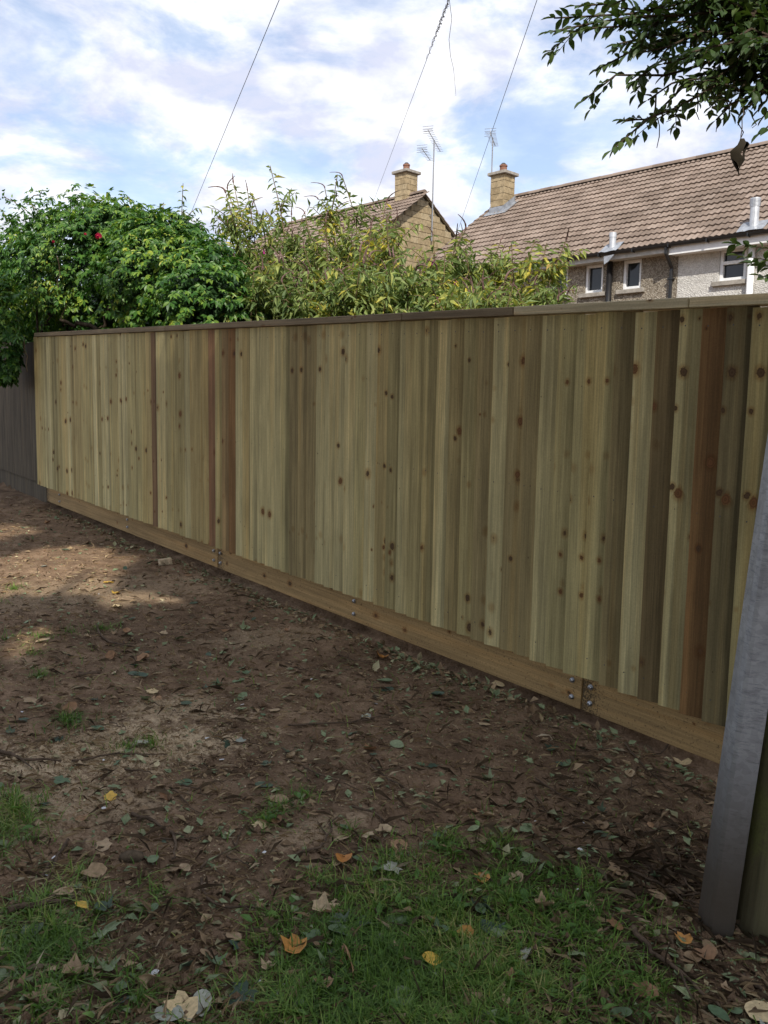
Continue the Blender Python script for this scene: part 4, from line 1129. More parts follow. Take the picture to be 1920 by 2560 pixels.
SHRUBS = [
    (440, 452, 11.5, 6, 'sparse buddleia spray rising above the creeper, left of the leftmost wire', .55, 2, .8, 0),
    (555, 535, 11.0, 9, 'buddleia with drooping leaves just right of the creeper', .75, 3, .9, 1),
    (640, 470, 10.6, 10, 'upright buddleia between the creeper and the tallest flower sprays', .7, 3, .9, 1),
    (712, 390, 10.2, 12, 'tallest buddleia with arching brown flower spikes against the sky', .75, 3, .85, 1),
    (800, 520, 9.8, 13, 'yellowing buddleia in front of the stone house roof', .75, 3, 1, 2),
    (902, 430, 10.4, 10, 'buddleia whose thin flower sprays rise left of the left chimney', .7, 2, .8, 0),
    (1000, 500, 9.8, 13, 'yellow-leaved buddleia in front of the stone gable', .75, 4, .95, 2),
    (1095, 620, 9.4, 14, 'low leafy buddleia below the tall aerial mast', .75, 5, 1.1, 3),
    (1210, 585, 10.4, 18, 'bushy buddleia in front of the tiled house roof', .85, 5, 1.1, 3),
    (1290, 600, 10.2, 16, 'rounded pale buddleia beside the small white windows', .6, 5, 1.15, 1),
    (1355, 700, 9.8, 9, 'rightmost low buddleia half hiding a white window', .32, 5, 1.1, 0),
    (690, 620, 8.9, 14, 'low green buddleia close behind the capping rail near the creeper', .8, 5, 1.15, 1),
    (900, 620, 8.6, 15, 'low tangled buddleia close behind the middle of the capping rail', .9, 5, 1.15, 1),
    (800, 610, 9.3, 14, 'mid-height buddleia filling in under the yellowing one', .8, 6, 1.15, 1),
    (1020, 610, 8.8, 14, 'leafy buddleia low in front of the stone gable wall', .8, 6, 1.15, 1),
    (1140, 690, 8.4, 12, 'lowest buddleia nearest the capping rail, right of centre', .8, 6, 1.15, 1),
    (590, 610, 10.0, 14, 'green buddleia tangled into the right side of the creeper', .7, 5, 1.1, 0),
]
for i, (px, ty, Y, ns, lab, sp, tall, lf, bl) in enumerate(SHRUBS):
    build_buddleia(px, ty, Y, ns + 4, lab, 100 + i, sp, tall + 1, lf, bl)

# ------------------------------------------------------------------ tree overhanging at top right
def build_overhang():
    base = np.array([4.3, 5.2, float(gz(4.3, 5.2))])
    root = empty('overhanging_tree', base); tag(root, 'dark leafy tree branch hanging into the top right corner', 'tree')
    rs = random.Random(21); trunk = [base, base + [-.05, 0, 1.2], base + [-.2, -.05, 2.3], base + [-.45, -.1, 3.2], base + [-.6, -.1, 4.4], base + [-.5, 0, 5.6]]
    MB().tube([p - base for p in trunk], [.16, .14, .12, .10, .07, .03], 10).build('trunk', M['bark'], root, smooth=True)
    limbs = MB(); LP, LA, LN, LL = [], [], [], []
    def shoot(pts, step, l0, dens=1.0):
        for i in range(len(pts) - 1):
            a, b = pts[i], pts[i + 1]; d = b - a; ln = np.linalg.norm(d); d = d / (ln + 1e-9); s = rs.random() * step
            while s < ln:
                p = a + d * s; q = np.cross(d, np.array([rs.gauss(0, .5), rs.gauss(0, .5), 1.0])); q /= np.linalg.norm(q) + 1e-9
                for sg in (-1, 1):
                    if rs.random() < dens:
                        al = q * sg * .7 + d * .6 + np.array([rs.gauss(0, .25), rs.gauss(0, .25), rs.gauss(-.1, .3)])
                        LP.append(p); LA.append(al); LN.append(np.array([rs.gauss(0, .55), rs.gauss(-.35, .55), 1.0])); LL.append(l0 * rs.uniform(.6, 1.15))
                s += step
        LP.append(pts[-1]); LA.append(pts[-1] - pts[-2]); LN.append(np.array([0, -.3, 1.0])); LL.append(l0)
    targets = [((1385, 45), 5.2), ((1375, 80), 5.0), ((1440, 15), 5.5), ((1480, 70), 5.0), ((1555, 20), 5.4), ((1460, 250), 5.0), ((1500, 170), 5.2), ((1530, 375), 4.9), ((1560, 300), 5.1), ((1590, 200), 5.0), ((1640, 110), 5.3), ((1620, 250), 5.2), ((1660, 160), 4.8), ((1700, 60), 5.3), ((1720, 200), 5.0), ((1760, 250), 5.2), ((1770, 120), 5.0), ((1800, 30), 5.4), ((1820, 200), 5.1), ((1850, 110), 4.8), ((1880, 40), 5.0), ((1900, 190), 5.2), ((1905, 330), 4.8), ((1790, 300), 5.0), ((1930, 120), 5.5), ((1690, 10), 5.0), ((1610, 60), 5.1), ((1740, -20), 5.3), ((1580, -30), 5.4), ((1860, -20), 5.0), ((1660, -15), 5.3), ((1545, 110), 5.2), ((1680, 110), 5.5), ((1730, 130), 4.7), ((1610, 130), 5.0)]
    hub = [base + np.array([-1.0, -.1, 3.75]), base + np.array([-1.5, -.15, 3.45]), base + np.array([-.9, .1, 4.3])]
    for h, t in zip(hub, (trunk[3], trunk[3], trunk[4])):
        limbs.tube([q - base for q in branch_pts(t, h, 6, .04, rs)], [.05, .045, .04, .035, .03, .025], 7)
    for (pq, Y) in targets:
        e = at_depth(*pq, Y); h = min(hub, key=lambda q: np.linalg.norm(q - e)); n = 9
        pts = []
        for i in range(n):
            f = i / (n - 1); p = h * (1 - f) + e * f; p[2] += .22 * math.sin(math.pi * f) * np.linalg.norm(e - h) * .5
            if 0 < i < n - 1: p = p + np.array([rs.gauss(0, .03), rs.gauss(0, .03), rs.gauss(0, .03)])
            pts.append(p)
        limbs.tube([q - base for q in pts], [.013 * (1 - .8 * i / (n - 1)) + .002 for i in range(n)], 5)
        shoot(pts[3:], .038, .078, .9)
        for j in range(7):
            i = rs.randint(2, n - 2); o = pts[i]; d = unit(e - h); dv = unit(d * rs.uniform(.1, .9) + np.array([rs.gauss(0, .5), rs.gauss(0, .5), max(-.35, rs.gauss(-.1, .4))])); l = rs.uniform(.10, .26)
            tw = [o, o + dv * l * .5 + [0, 0, -.01], o + dv * l + [0, 0, -.05]]
            limbs.tube([q - base for q in tw], [.004, .003, .0015], 4); shoot(tw, .036, .074, .9)
    # bare hanging twigs
    for (A, B) in (((1640, 235), (1642, 370)), ((1745, 225), (1748, 300)), ((1830, 250), (1790, 330)), ((1700, 260), (1665, 305)), ((1860, 210), (1850, 350)), ((1900, 240), (1880, 320))):
        limbs.tube([q - base for q in branch_pts(at_depth(*A, 5.0), at_depth(*B, 5.0), 7, .02, rs)], [.005, .005, .004, .004, .003, .003, .002], 4)
    # lower sprig in front of the white wall
    lo = base + np.array([-.35, -.1, 2.2])
    for (pq, Y) in (((1838, 610), 5.2), ((1850, 640), 5.0), ((1905, 690), 5.1), ((1880, 660), 5.3)):
        e = at_depth(*pq, Y); pts = branch_pts(lo, e, 9, .02, rs); limbs.tube([q - base for q in pts], [.008 - .0008 * i for i in range(9)], 5); shoot(pts[6:], .04, .08, .9)
    tag(limbs.build('branches', M['bark'], root), kind='stuff')
    # rest of the crown, outside the picture
    n = 2600; u = rdir(n); rr = rng.random(n) ** .45; p = base + np.array([-.1, .4, 4.6]) + u * rr[:, None] * np.array([1.5, 1.6, 1.3])
    r_px = (ROT.T @ (p - EYE).T).T; X = CX + FPX * r_px[:, 0] / -r_px[:, 2]
    p = p[(p[:, 0] / p[:, 1] > .50)]; m_ = len(p)
    P = np.concatenate([np.array(LP), p]); A = np.concatenate([np.array(LA), rdir(m_) + np.array([0, 0, -.3])]); Nn = np.concatenate([np.array(LN), rdir(m_)]); L = np.concatenate([np.array(LL), np.full(m_, .09)])
    V, F = leaf_arrays(P - base, A, Nn, L, L * rng.uniform(.42, .60, len(L)), True)
    tag(link('crown', mesh_np('overhang_crown', V, F, M['tree']), root), kind='stuff')
    # withered leaf bunch on a thread
    c = at_depth(1850, 385, 4.6); m = MB()
    for k in range(3):
        g = []; a0 = k * 2.1
        for i in range(7):
            f = i / 6; w = .030 * math.sin(math.pi * min(1, .12 + f * .95)) + .004
            for s in (-1, 0, 1):
                an = a0 + s * 1.0; w2 = w * (1 + .45 * math.sin(11 * f + 2.3 * k + s)); g.append((math.cos(an) * w2 + .010 * math.sin(6 * f + k), math.sin(an) * w2 * .7, .065 - (.14 + .03 * math.sin(k * 2 + s)) * f + .012 * math.sin(5 * f + k)))
        m.add(g, [(i * 3 + s, i * 3 + s + 1, i * 3 + s + 4, i * 3 + s + 3) for i in range(6) for s in range(2)])
    wl = m.build('withered_leaf', plain('withered', (.03, .025, .018), .9, .1), root, smooth=True, loc=c - base); 
    MB().tube([q - c for q in branch_pts(c + [0, 0, .06], at_depth(1858, 270, 4.8), 6, .012, rs)], .0025, 4).build('thread', M['bark'], wl)
build_overhang()

# ------------------------------------------------------------------ shade trees behind the viewer
def build_shade():
    sunh = SUN_H; te = math.tan(SUN_EL)
    gaps = [(ground_at(120, 1420), .8), (ground_at(40, 1600), .35), (ground_at(300, 1500), .30), (ground_at(0, 1330), .5), (ground_at(230, 1890), .16), (ground_at(450, 1490), .18)]
    rs = random.Random(9)
    spots = [(-7.2, 1.6, 2.6, 0), (-4.5, -1.6, 2.6, 0), (-1.8, -4.9, 3.0, 0), (0.8, -8.2, 3.0, 0), (3.6, -11.6, 2.8, 0)]
    for i, (x, y, r, zc) in enumerate(spots):
        g = float(gz(x, y)); base = np.array([x, y, g]); root = empty('shade_tree', base)
        tag(root, 'broad leafy tree on the open side, shading the new fence', 'tree', 'trees on the open side')
        top = 12.9
        tr = [(0, 0, -.1), (.05, 0, 2.0), (0, .1, 4.5), (.1, 0, 8.0), (0, 0, top - 2)]
        MB().tube(tr, [.24, .2, .17, .11, .03], 10).build('trunk', M['bark'], root, smooth=True)
        lm = MB()
        for k in range(10):
            z = rs.uniform(3.0, 8.5); an = rs.uniform(0, 6.28); l = r * rs.uniform(.6, .9)
            lm.tube([(0, 0, z), (math.cos(an) * l * .5, math.sin(an) * l * .5, z + .7), (math.cos(an) * l, math.sin(an) * l, z + 1.2)], [.07, .05, .02], 6)
        tag(lm.build('limbs', M['bark'], root), kind='stuff')
        n = 26000
        u = rdir(n); u = np.sign(u) * np.abs(u) ** .8; u = unit(u); rr = rng.random(n) ** .42
        zmid = (3.2 + top) / 2; hz = (top - 3.2) / 2
        sq = np.abs(u[:, 2:3]) ** 4
        p = u * rr[:, None] * np.array([r, r, hz]) * (1 + .12 * np.sin(u[:, 0:1] * 9 + i) * np.sin(u[:, 2:3] * 8))
        p[:, :2] *= (1 + .35 * np.abs(u[:, 2:3]))          # blunt, broad top
        p = p + base + np.array([0, 0, zmid - g])
        ok = np.ones(n, bool)
        for q, rad in gaps:
            w = p - q; t = w @ SUN_DIR; dist = np.linalg.norm(w - np.outer(t, SUN_DIR), axis=1); ok &= dist > rad
        # keep clear of the picture and of the viewer's head
        ok &= ~((p[:, 1] > -1.0) & (np.abs(p[:, 0]) < 1.6 + .62 * np.maximum(p[:, 1], 0)))
        p = p[ok]; l = .22 + .14 * rng.random(len(p))
        V, F = leaf_arrays(p - base, rdir(len(p)) + np.array([0, 0, -.3]), rdir(len(p)) + np.array([0, 0, .6]), l, l * .75)
        tag(link('crown', mesh_np('shade_crown', V, F, M['shade']), root), kind='stuff')
build_shade()

# ------------------------------------------------------------------ ground cover: grass, litter, chips
def build_grass():
    patches = [(1150, 2330, .34, 2600), (1300, 2440, .34, 3000), (880, 2450, .28, 2200), (1430, 2310, .2, 900), (760, 2500, .22, 900), (1050, 2520, .3, 2400), (1350, 2190, .22, 350), (950, 2230, .25, 1100), (100, 2390, .18, 1900), (30, 2330, .2, 1700), (90, 2500, .16, 600), (20, 2030, .16, 700), (0, 2100, .15, 500), (560, 2550, .12, 250), (400, 2250, .12, 120), (180, 2230, .16, 320), (640, 2060, .1, 160), (380, 1850, .16, 200), (160, 1810, .12, 260), (30, 1230, .55, 1100), (0, 1480, .6, 420), (60, 1620, .5, 420), (230, 1560, .6, 300), (1250, 2180, .16, 400), (1120, 2130, .2, 220), (480, 2460, .15, 120), (620, 2420, .15, 140), (820, 2330, .22, 700), (1560, 2430, .16, 160), (1500, 2510, .2, 400), (740, 1990, .12, 140), (300, 2490, .16, 200), (1200, 2560, .35, 2400), (860, 2560, .28, 1400), (260, 2575, .2, 250)]
    C, R = [], []
    for (px, py, r, n) in patches:
        r *= .8 if px > 680 else .62; n = int(n * (1.25 if px > 680 else .8)); p = ground_at(px, py); cl = rng.normal(size=(max(3, n // 48), 2)) * r * .62
        k = rng.integers(0, len(cl), n); k = np.minimum(k, rng.integers(0, len(cl), n)); C.append(p[:2] + cl[k] + rng.normal(size=(n, 2)) * (.012 + .05 * rng.random((n, 1)) ** 2))
    n = 1500; C.append(np.stack([rng.uniform(-2.5, 1.5, n), rng.uniform(1.9, 5.0, n)], -1))
    C = np.concatenate(C); n = len(C)
    ok = (C @ N_F[:2] < DIST_F - .05); C = C[ok]; n = len(C)
    z = gz(C[:, 0], C[:, 1]) - .004
    L = .02 + .075 * rng.random(n) ** 1.7; w = rng.uniform(.0011, .0026, n)
    dirn = rdir(n); dirn[:, 2] = 0; dirn = unit(dirn); sd = np.cross(dirn, [0, 0, 1.0]); lean = rng.uniform(.3, 2.0, n)
    B = np.column_stack([C, z]); up = np.array([0, 0, 1.0])
    m1 = B + (up * .62) * (L * .8)[:, None] / (1 + .5 * lean[:, None]) + dirn * (L * .25 * lean)[:, None]
    tip = B + up * (L / (1 + lean ** 2 * .9))[:, None] + dirn * (L * .85 * lean)[:, None]
    tip[:, 2] = np.maximum(tip[:, 2], z + .006)
    W_ = C[rng.integers(0, n, 420)] + rng.normal(size=(420, 2)) * .02; W_ = W_[W_[:, 1] < 3.2]; wl = rng.uniform(.02, .055, len(W_)); wd = rdir(len(W_)); wd[:, 2] = rng.uniform(.0, .5, len(W_))
    wv = leaf_arrays(np.column_stack([W_, gz(W_[:, 0], W_[:, 1]) + .010]), wd, np.tile([0, 0, 1.0], (len(W_), 1)) + rdir(len(W_)) * .3, wl, wl * rng.uniform(.3, .6, len(W_)), True)
    tag(link('weeds', mesh_np('weeds', *wv, M['weed'])), 'small broad-leaved weeds growing among the grass tufts', 'weeds', kind='stuff')
    V = np.stack([B - sd * w[:, None], B + sd * w[:, None], m1 + sd * (w * .85)[:, None], m1 - sd * (w * .85)[:, None], tip], 1).reshape(-1, 3)
    i = (np.arange(n) * 5)[:, None, None]; F = (np.array([(0, 1, 2), (0, 2, 3), (3, 2, 4)])[None] + i).reshape(-1, 3)
    tag(link('grass', mesh_np('grass', V, F, M['grass'])), 'tufts of short green grass along the bottom of the soil', 'grass', kind='stuff')
build_grass()

def flat_scatter(C, L, W, lift, tilt):
    n = len(C); z = gz(C[:, 0], C[:, 1]) + lift
    al = rdir(n); al[:, 2] = rng.normal(size=n) * tilt; nr = np.tile([0, 0, 1.0], (n, 1)) + rdir(n) * tilt
    return leaf_arrays(np.column_stack([C, z]), al, nr, L, W)
def view_points(n, ylo=1.85, yhi=10.5, power=1.0):
    """points on the ground in front of the fence, denser near the viewer"""
    out = []
    while sum(len(o) for o in out) < n:
        y = ylo + (yhi - ylo) * rng.random(n) ** (1.0 + power); x = rng.uniform(-.52, .52, n) * y
        C = np.stack([x, y], -1); C = C[C @ N_F[:2] < DIST_F - .03]; out.append(C)
    return np.concatenate(out)[:n]
def build_litter():
    C = view_points(13000, power=.75); n = len(C); L = .008 + .050 * rng.random(n) ** 3.2
    V, F = flat_scatter(C, L, L * rng.uniform(.3, .75, n), .004, .28)
    # drift against the fence
    m = 1500; a = rng.uniform(1.3, 9.8, m); off = -.04 - rng.exponential(.10, m); pp = np.outer(a, D_F[:2]) + N_F[:2] * DIST_F + np.outer(off, N_F[:2])
    L2 = .015 + .05 * rng.random(m) ** 1.6; V2, F2 = flat_scatter(pp, L2, L2 * rng.uniform(.35, .7, m), .008, .45)
    # leaf pile by the fence centre right
    q = ground_at(1170, 1690)[:2]; m = 420; pp = q + np.outer(rng.normal(size=m) * .34, D_F[:2]) + np.outer(-np.abs(rng.normal(size=m)) * .16 + .1, N_F[:2]); pp = pp[pp @ N_F[:2] < DIST_F - .02]; m = len(pp)
    L3 = .03 + .045 * rng.random(m); V3, F3 = flat_scatter(pp, L3, L3 * .6, .012, .6)
    V, F = join_arrays([(V, F), (V2, F2), (V3, F3)])
    tag(link('leaf_litter', mesh_np('leaf_litter', V, F, M['litter'])), 'scattered small leaf fragments and drifts along the fence foot', 'litter', kind='stuff')
    # wood chips and sawdust flakes
    parts = []
    C = view_points(19000, power=.85); L = .005 + .013 * rng.random(len(C)); parts.append(flat_scatter(C, L, L * .35, .003, .3))
    for (px, py, r, n) in ((262, 1885, .36, 6000), (430, 1765, .15, 500), (130, 2010, .25, 900), (700, 1590, .3, 500), (350, 2300, .35, 500), (620, 2450, .3, 350)):
        p = ground_at(px, py)[:2]; C = p + rng.normal(size=(n, 2)) * r * np.array([.75, .42]); L = .004 + .011 * rng.random(n); parts.append(flat_scatter(C, L, L * .5, .004, .4))
    V, F = join_arrays(parts)
    tag(link('wood_chips', mesh_np('wood_chips', V, F, M['chip'])), 'pale sawdust and wood chips sprinkled over the soil', 'wood chips', kind='stuff')
    # short straws and bits of root
    C = view_points(10000, power=.9); n = len(C); L = .02 + .06 * rng.random(n); V, F = flat_scatter(C, L, np.full(n, .0028), .006, .22)
    tag(link('straw', mesh_np('straw', V, F, M['chip'])), 'fine dry straw and root bits lying on the soil', 'straw', kind='stuff')
    # dark twiglets, thickest towards the pole
    C = view_points(1500, power=.9); q = ground_at(1600, 2250)[:2]; C2 = q + rng.normal(size=(900, 2)) * np.array([.34, .38]); C = np.concatenate([C, C2]); C = C[(C @ N_F[:2] < DIST_F - .04)]; n = len(C)
    L = .04 + .11 * rng.random(n) ** 1.5; V, F = flat_scatter(C, L, .0022 + .003 * rng.random(n), .007, .14)
    tag(link('twig_litter', mesh_np('twig_litter', V, F, M['twiglet'])), 'fine dark twig litter thickening towards the pole foot', 'twigs', kind='stuff')
    # clods
    C = view_points(5200, power=.8); n = len(C); r = .004 + .020 * rng.random(n) ** 4; z = gz(C[:, 0], C[:, 1]) + r * .25
    oct_ = np.array([(1, 0, 0), (-1, 0, 0), (0, 1, 0), (0, -1, 0), (0, 0, 1), (0, 0, -1)], float); of = np.array([(0, 2, 4), (2, 1, 4), (1, 3, 4), (3, 0, 4), (2, 0, 5), (1, 2, 5), (3, 1, 5), (0, 3, 5)])
    V = (np.column_stack([C, z])[:, None] + oct_[None] * r[:, None, None] * rng.uniform(.6, 1.3, (n, 6, 1))).reshape(-1, 3); F = (of[None] + (np.arange(n) * 6)[:, None, None]).reshape(-1, 3)
    tag(link('soil_crumbs', mesh_np('soil_crumbs', V, F, M['soil'])), 'small crumbs of dark earth on the soil surface', 'soil', kind='stuff')
build_litter()

# ------------------------------------------------------------------ fallen leaves, one by one
def outline(kind):
    if kind == 'lobed':
        pts = []
        for (an, r) in ((-1.57, .10), (-1.05, .42), (-.75, .62), (-.45, .42), (-.1, .58), (.12, .88), (.42, .66), (.62, .50), (.95, .72), (1.25, .86), (1.57, 1.05)):
            pts.append((an, r))
        full = pts + [(math.pi - a, r) for a, r in pts[-2:0:-1]]
        return [(math.cos(a) * r * .58, math.sin(a) * r * .58 + .08) for a, r in full]
    if kind == 'oval':
        return [(.28 * math.sin(math.pi * 2 * t) * (1 - .12 * math.cos(2 * math.pi * t)), -.5 * math.cos(2 * math.pi * t)) for t in [i / 14 for i in range(14)]]
    if kind == 'round':
        return [(.46 * math.sin(2 * math.pi * t), -.48 * math.cos(2 * math.pi * t) * (1 + .05 * math.cos(6 * math.pi * t))) for t in [i / 16 for i in range(16)]]
    return [((.5 + .14 * math.sin(i * 2.3) - .05 * (i % 2)) * .8 * math.cos(2 * math.pi * i / 13), (.5 + .1 * math.cos(i * 1.7)) * math.sin(2 * math.pi * i / 13)) for i in range(13)]
LEAF_MESH = {}
def leaf_mesh(kind, curl, matk, v):
    key = (kind, curl, matk, v)
    if key in LEAF_MESH: return LEAF_MESH[key]
    rs = random.Random(len(kind) * 101 + v * 17); o = outline(kind); n = len(o)
    def zf(x, y): return curl * (x * x * 1.7 + .5 * (y - .1) ** 2) * (1 if v % 2 else -.4) + .028 * math.sin(7 * x + v) * math.cos(6 * y + 2 * v) + (abs(x) * .12)
    vs = [(0, .02, zf(0, 0))] + [(x * .5, y * .5, zf(x * .5, y * .5)) for x, y in o] + [(x * (1 + rs.uniform(-.05, .05)), y * (1 + rs.uniform(-.05, .05)), zf(x, y) + rs.uniform(-.008, .008)) for x, y in o]
    zmin = min(p[2] for p in vs); vs = [(x, y, z - zmin) for x, y, z in vs]
    fs = [(0, 1 + i, 1 + (i + 1) % n) for i in range(n)] + [(1 + i, 1 + n + i, 1 + n + (i + 1) % n, 1 + (i + 1) % n) for i in range(n)]
    m = MB().add(vs, fs)
    if kind in ('lobed', 'oval', 'round'):
        yb = min(p[1] for p in o); m.tube([(0, yb * .9, .02), (.02, yb - .18, .015), (.05, yb - .36, .03)], [.012, .010, .012], 4)
    me = m.mesh('fallen_leaf', FL[matk], smooth=True); LEAF_MESH[key] = me; return me
def put_leaf(p, size, kind, curl, matk, label, group, rot=None, tilt=.18, lift=.003, v=0):
    o = link('fallen_leaf', leaf_mesh(kind, curl, matk, v), None, (p[0], p[1], float(gz(p[0], p[1])) + lift), (random.gauss(0, tilt), random.gauss(0, tilt), random.uniform(0, 6.28) if rot is None else rot), size)
    tag(o, label, 'leaf', group); return o
NOTABLE = [
    (270, 2345, .105, 'lobed', .3, 'green', 'large green lobed leaf lying flat on bare soil at lower left', .4),
    (735, 2385, .085, 'torn', .8, 'orange', 'torn orange-yellow leaf with dark spots left of the curled brown leaf', 0),
    (1080, 2410, .062, 'round', .6, 'yellow', 'round yellow leaf in the grass at bottom centre', 0),
    (1205, 2210, .058, 'torn', .7, 'orange', 'bright orange leaf at the upper edge of the grass', 0),
    (1308, 2397, .055, 'round', .3, 'pale', 'round whitish leaf lying in the grass', 0),
    (1235, 2350, .095, 'lobed', .4, 'dark', 'dark green lobed leaf beside a black leaf in the grass', .5),
    (1265, 2352, .085, 'lobed', .6, 'green', 'pale green leaf tucked behind the dark lobed leaf in grass', 1.2),
    (1160, 2350, .055, 'torn', .8, 'orange', 'small orange leaf half hidden in grass left of dark lobed leaf', 1.2),
    (205, 2275, .055, 'oval', .5, 'yellow', 'small yellow oval leaf on soil at lower left', .9),
    (455, 2540, .095, 'torn', .4, 'cream', 'large cream-yellow leaf at the bottom edge of the picture', .2),
    (422, 2548, .075, 'round', .4, 'pale', 'grey-white leaf overlapped by the large cream leaf', 1.2),
    (505, 2525, .085, 'oval', .5, 'pale', 'mottled grey-green leaf right of the large cream leaf', .2),
    (620, 2490, .095, 'lobed', .3, 'dark', 'dark green lobed leaf in grass near the bottom centre left', 2.4),
    (268, 2285, .075, 'lobed', .5, 'dark', 'dark green leaf right of the small yellow oval leaf', 1.0),
    (380, 1730, .075, 'torn', .5, 'cream', 'cream yellow leaf on soil above the sawdust patch', 0),
    (290, 1485, .075, 'torn', .6, 'yellow', 'bright yellow leaf on the soil far left of the fence foot', 0),
    (270, 1457, .085, 'torn', .6, 'yellow', 'pale yellow leaf just behind the bright yellow leaf', 1.0),
    (290, 1520, .07, 'torn', .6, 'cream', 'cream leaf just in front of the bright yellow leaf', 1.9),
    (275, 1995, .06, 'torn', 1.0, 'yellow', 'crumpled golden leaf on the sawdust patch', 0),
    (955, 1647, .085, 'torn', 1.0, 'orange', 'curled orange-brown leaf on soil near the fence middle', 0),
    (1245, 1712, .085, 'torn', .8, 'cream', 'pale cream leaf lying at the foot of the gravel board', 0),
    (1700, 1915, .10, 'torn', .9, 'cream', 'cream torn leaf at the fence foot near the pole', 0),
    (110, 1416, .055, 'round', .3, 'pale', 'small white leaf on the soil at far left', 0),
    (30, 1596, .06, 'round', .3, 'pale', 'white scrap leaf at the left edge of the picture', 0),
    (990, 2180, .085, 'lobed', .5, 'pale', 'pale grey-green lobed leaf where soil meets grass', 2.0),
    (860, 2163, .060, 'round', .8, 'orange', 'brown-orange rounded leaf left of the pale grey-green leaf', 0),
    (660, 1965, .075, 'oval', .4, 'dark', 'dark slate leaf standing on soil at left centre', 1.5),
    (85, 2345, .07, 'round', .6, 'dark', 'blackish leaf in the long grass at lower left', 0),
    (650, 2065, .07, 'torn', 1.0, 'cream', 'broken cream leaf left of the centre', 0),
    (1707, 2365, .055, 'torn', .8, 'orange', 'salmon orange leaf on twigs beside the pole foot', 0),
    (1680, 2395, .045, 'oval', .4, 'green', 'small green oval leaf left of the salmon leaf', .4),
    (1760, 2405, .07, 'torn', .9, 'brown', 'reddish brown leaf near the pole foot', .4),
    (1905, 2545, .09, 'round', .5, 'cream', 'large tan leaf at the bottom right corner', .4),
    (1010, 2510, .085, 'oval', .3, 'green', 'green oval leaf with small seeds at bottom centre', .2),
    (1010, 2320, .075, 'lobed', .5, 'green', 'grey-green lobed leaf in grass left of the dark lobed leaf', .2),
    (855, 2320, .075, 'lobed', .5, 'dark', 'dark green leaf in a row at the left edge of the grass', .6),
    (915, 2312, .07, 'lobed', .5, 'dark', 'dark leaf right of its twin at the grass edge', 2.6),
    (855, 2345, .085, 'oval', .5, 'green', 'long green leaf in front of the two dark leaves', 1.5),
    (1330, 2170, .09, 'lobed', .7, 'green', 'large grey-green leaf at the right end of the grass', .4),
    (805, 2480, .06, 'torn', 1.0, 'brown', 'crumpled brown leaf in grass below the curled leaf', .4),
]
def zone_label(lab, c):
    off = DIST_F - (c[0] * N_F[0] + c[1] * N_F[1]); t = c[0] / c[1]
    side = 'at far left' if t < -.26 else 'left of centre' if t < -.02 else 'right of centre' if t < .22 else 'towards the pole'
    z = 'by the fence foot' if off < .55 else 'among the grass' if c[1] < 2.7 else 'beyond the sawdust' if c[1] > 4.6 else 'midway to the fence'
    return lab.replace('fallen leaf lying on the soil', 'fallen leaf').replace('scattered on the open soil', '').strip() + ' ' + z + ', ' + side
def build_fallen():
    for i, (px, py, s, k, cu, mk, lab, rot) in enumerate(NOTABLE):
        p = ground_at(px, py); put_leaf(p, s, k, cu, mk, lab, 'fallen leaves with their own look', rot, (.12 if py > 2150 else .12), .016 if py > 2150 else .004, i % 4)
    # curled dry leaf standing in the grass
    def roll(px, py, L, r, matk, label, rz, tilt):
        p = ground_at(px, py); m = MB(); n = 8; g = []
        for i in range(9):
            f = i / 8; rr = r * math.sin(math.pi * (.1 + .85 * f)) + .002
            for k in range(n): an = -2.4 + 3.3 * k / (n - 1) + .5 * f; g.append((math.cos(an) * rr, (f - .5) * L, math.sin(an) * rr + r + .006 * math.sin(9 * f)))
        m.add(g, [(i * n + k, i * n + k + 1, (i + 1) * n + k + 1, (i + 1) * n + k) for i in range(8) for k in range(n - 1)])
        o = m.build('fallen_leaf', FL[matk], smooth=True, loc=(p[0], p[1], float(gz(p[0], p[1])) + .002), rot=(tilt, 0, rz)); tag(o, label, 'leaf', 'curled dry leaves')
    roll(865, 2420, .12, .016, 'brown', 'curled brown dry leaf standing in the grass near bottom centre', .25, .25)
    roll(1222, 2298, .085, .016, 'dark', 'curled blackish leaf in the grass behind the dark lobed leaf', .6, .2)
    roll(390, 2480, .10, .02, 'tan', 'curled olive-tan leaf at the bottom left of centre', 1.4, .1)
    kinds = [('lobed', 'green', 'grey-green lobed fallen leaf lying on the soil'), ('oval', 'green', 'dull green oval fallen leaf lying on the soil'), ('oval', 'dark', 'dark green oval fallen leaf lying on the soil'), ('lobed', 'dark', 'dark green lobed fallen leaf lying on the soil'), ('torn', 'tan', 'dry tan torn fallen leaf lying on the soil'), ('oval', 'tan', 'dry tan oval fallen leaf lying on the soil'), ('torn', 'brown', 'dry brown crumpled fallen leaf lying on the soil'), ('torn', 'pale', 'pale bleached fallen leaf lying on the soil')]
    wts = [40, 36, 36, 26, 46, 28, 36, 4]
    C = view_points(252, 1.95, 9.0, .55)
    for c in C:
        k, mk, lab = random.choices(kinds, wts)[0]; sz = random.uniform(.035, .085) * (1.0 if c[1] > 2.8 else .9)
        lab = zone_label(('small ' if sz < .05 else 'large ' if sz > .072 else 'middling ') + lab, c)
        put_leaf(c, sz, k, random.choice((.3, .7, 1.1)), mk, lab, 'fallen leaves scattered on the soil', None, .2, .004 if c[1] > 2.7 else .012, random.randrange(4))
build_fallen()

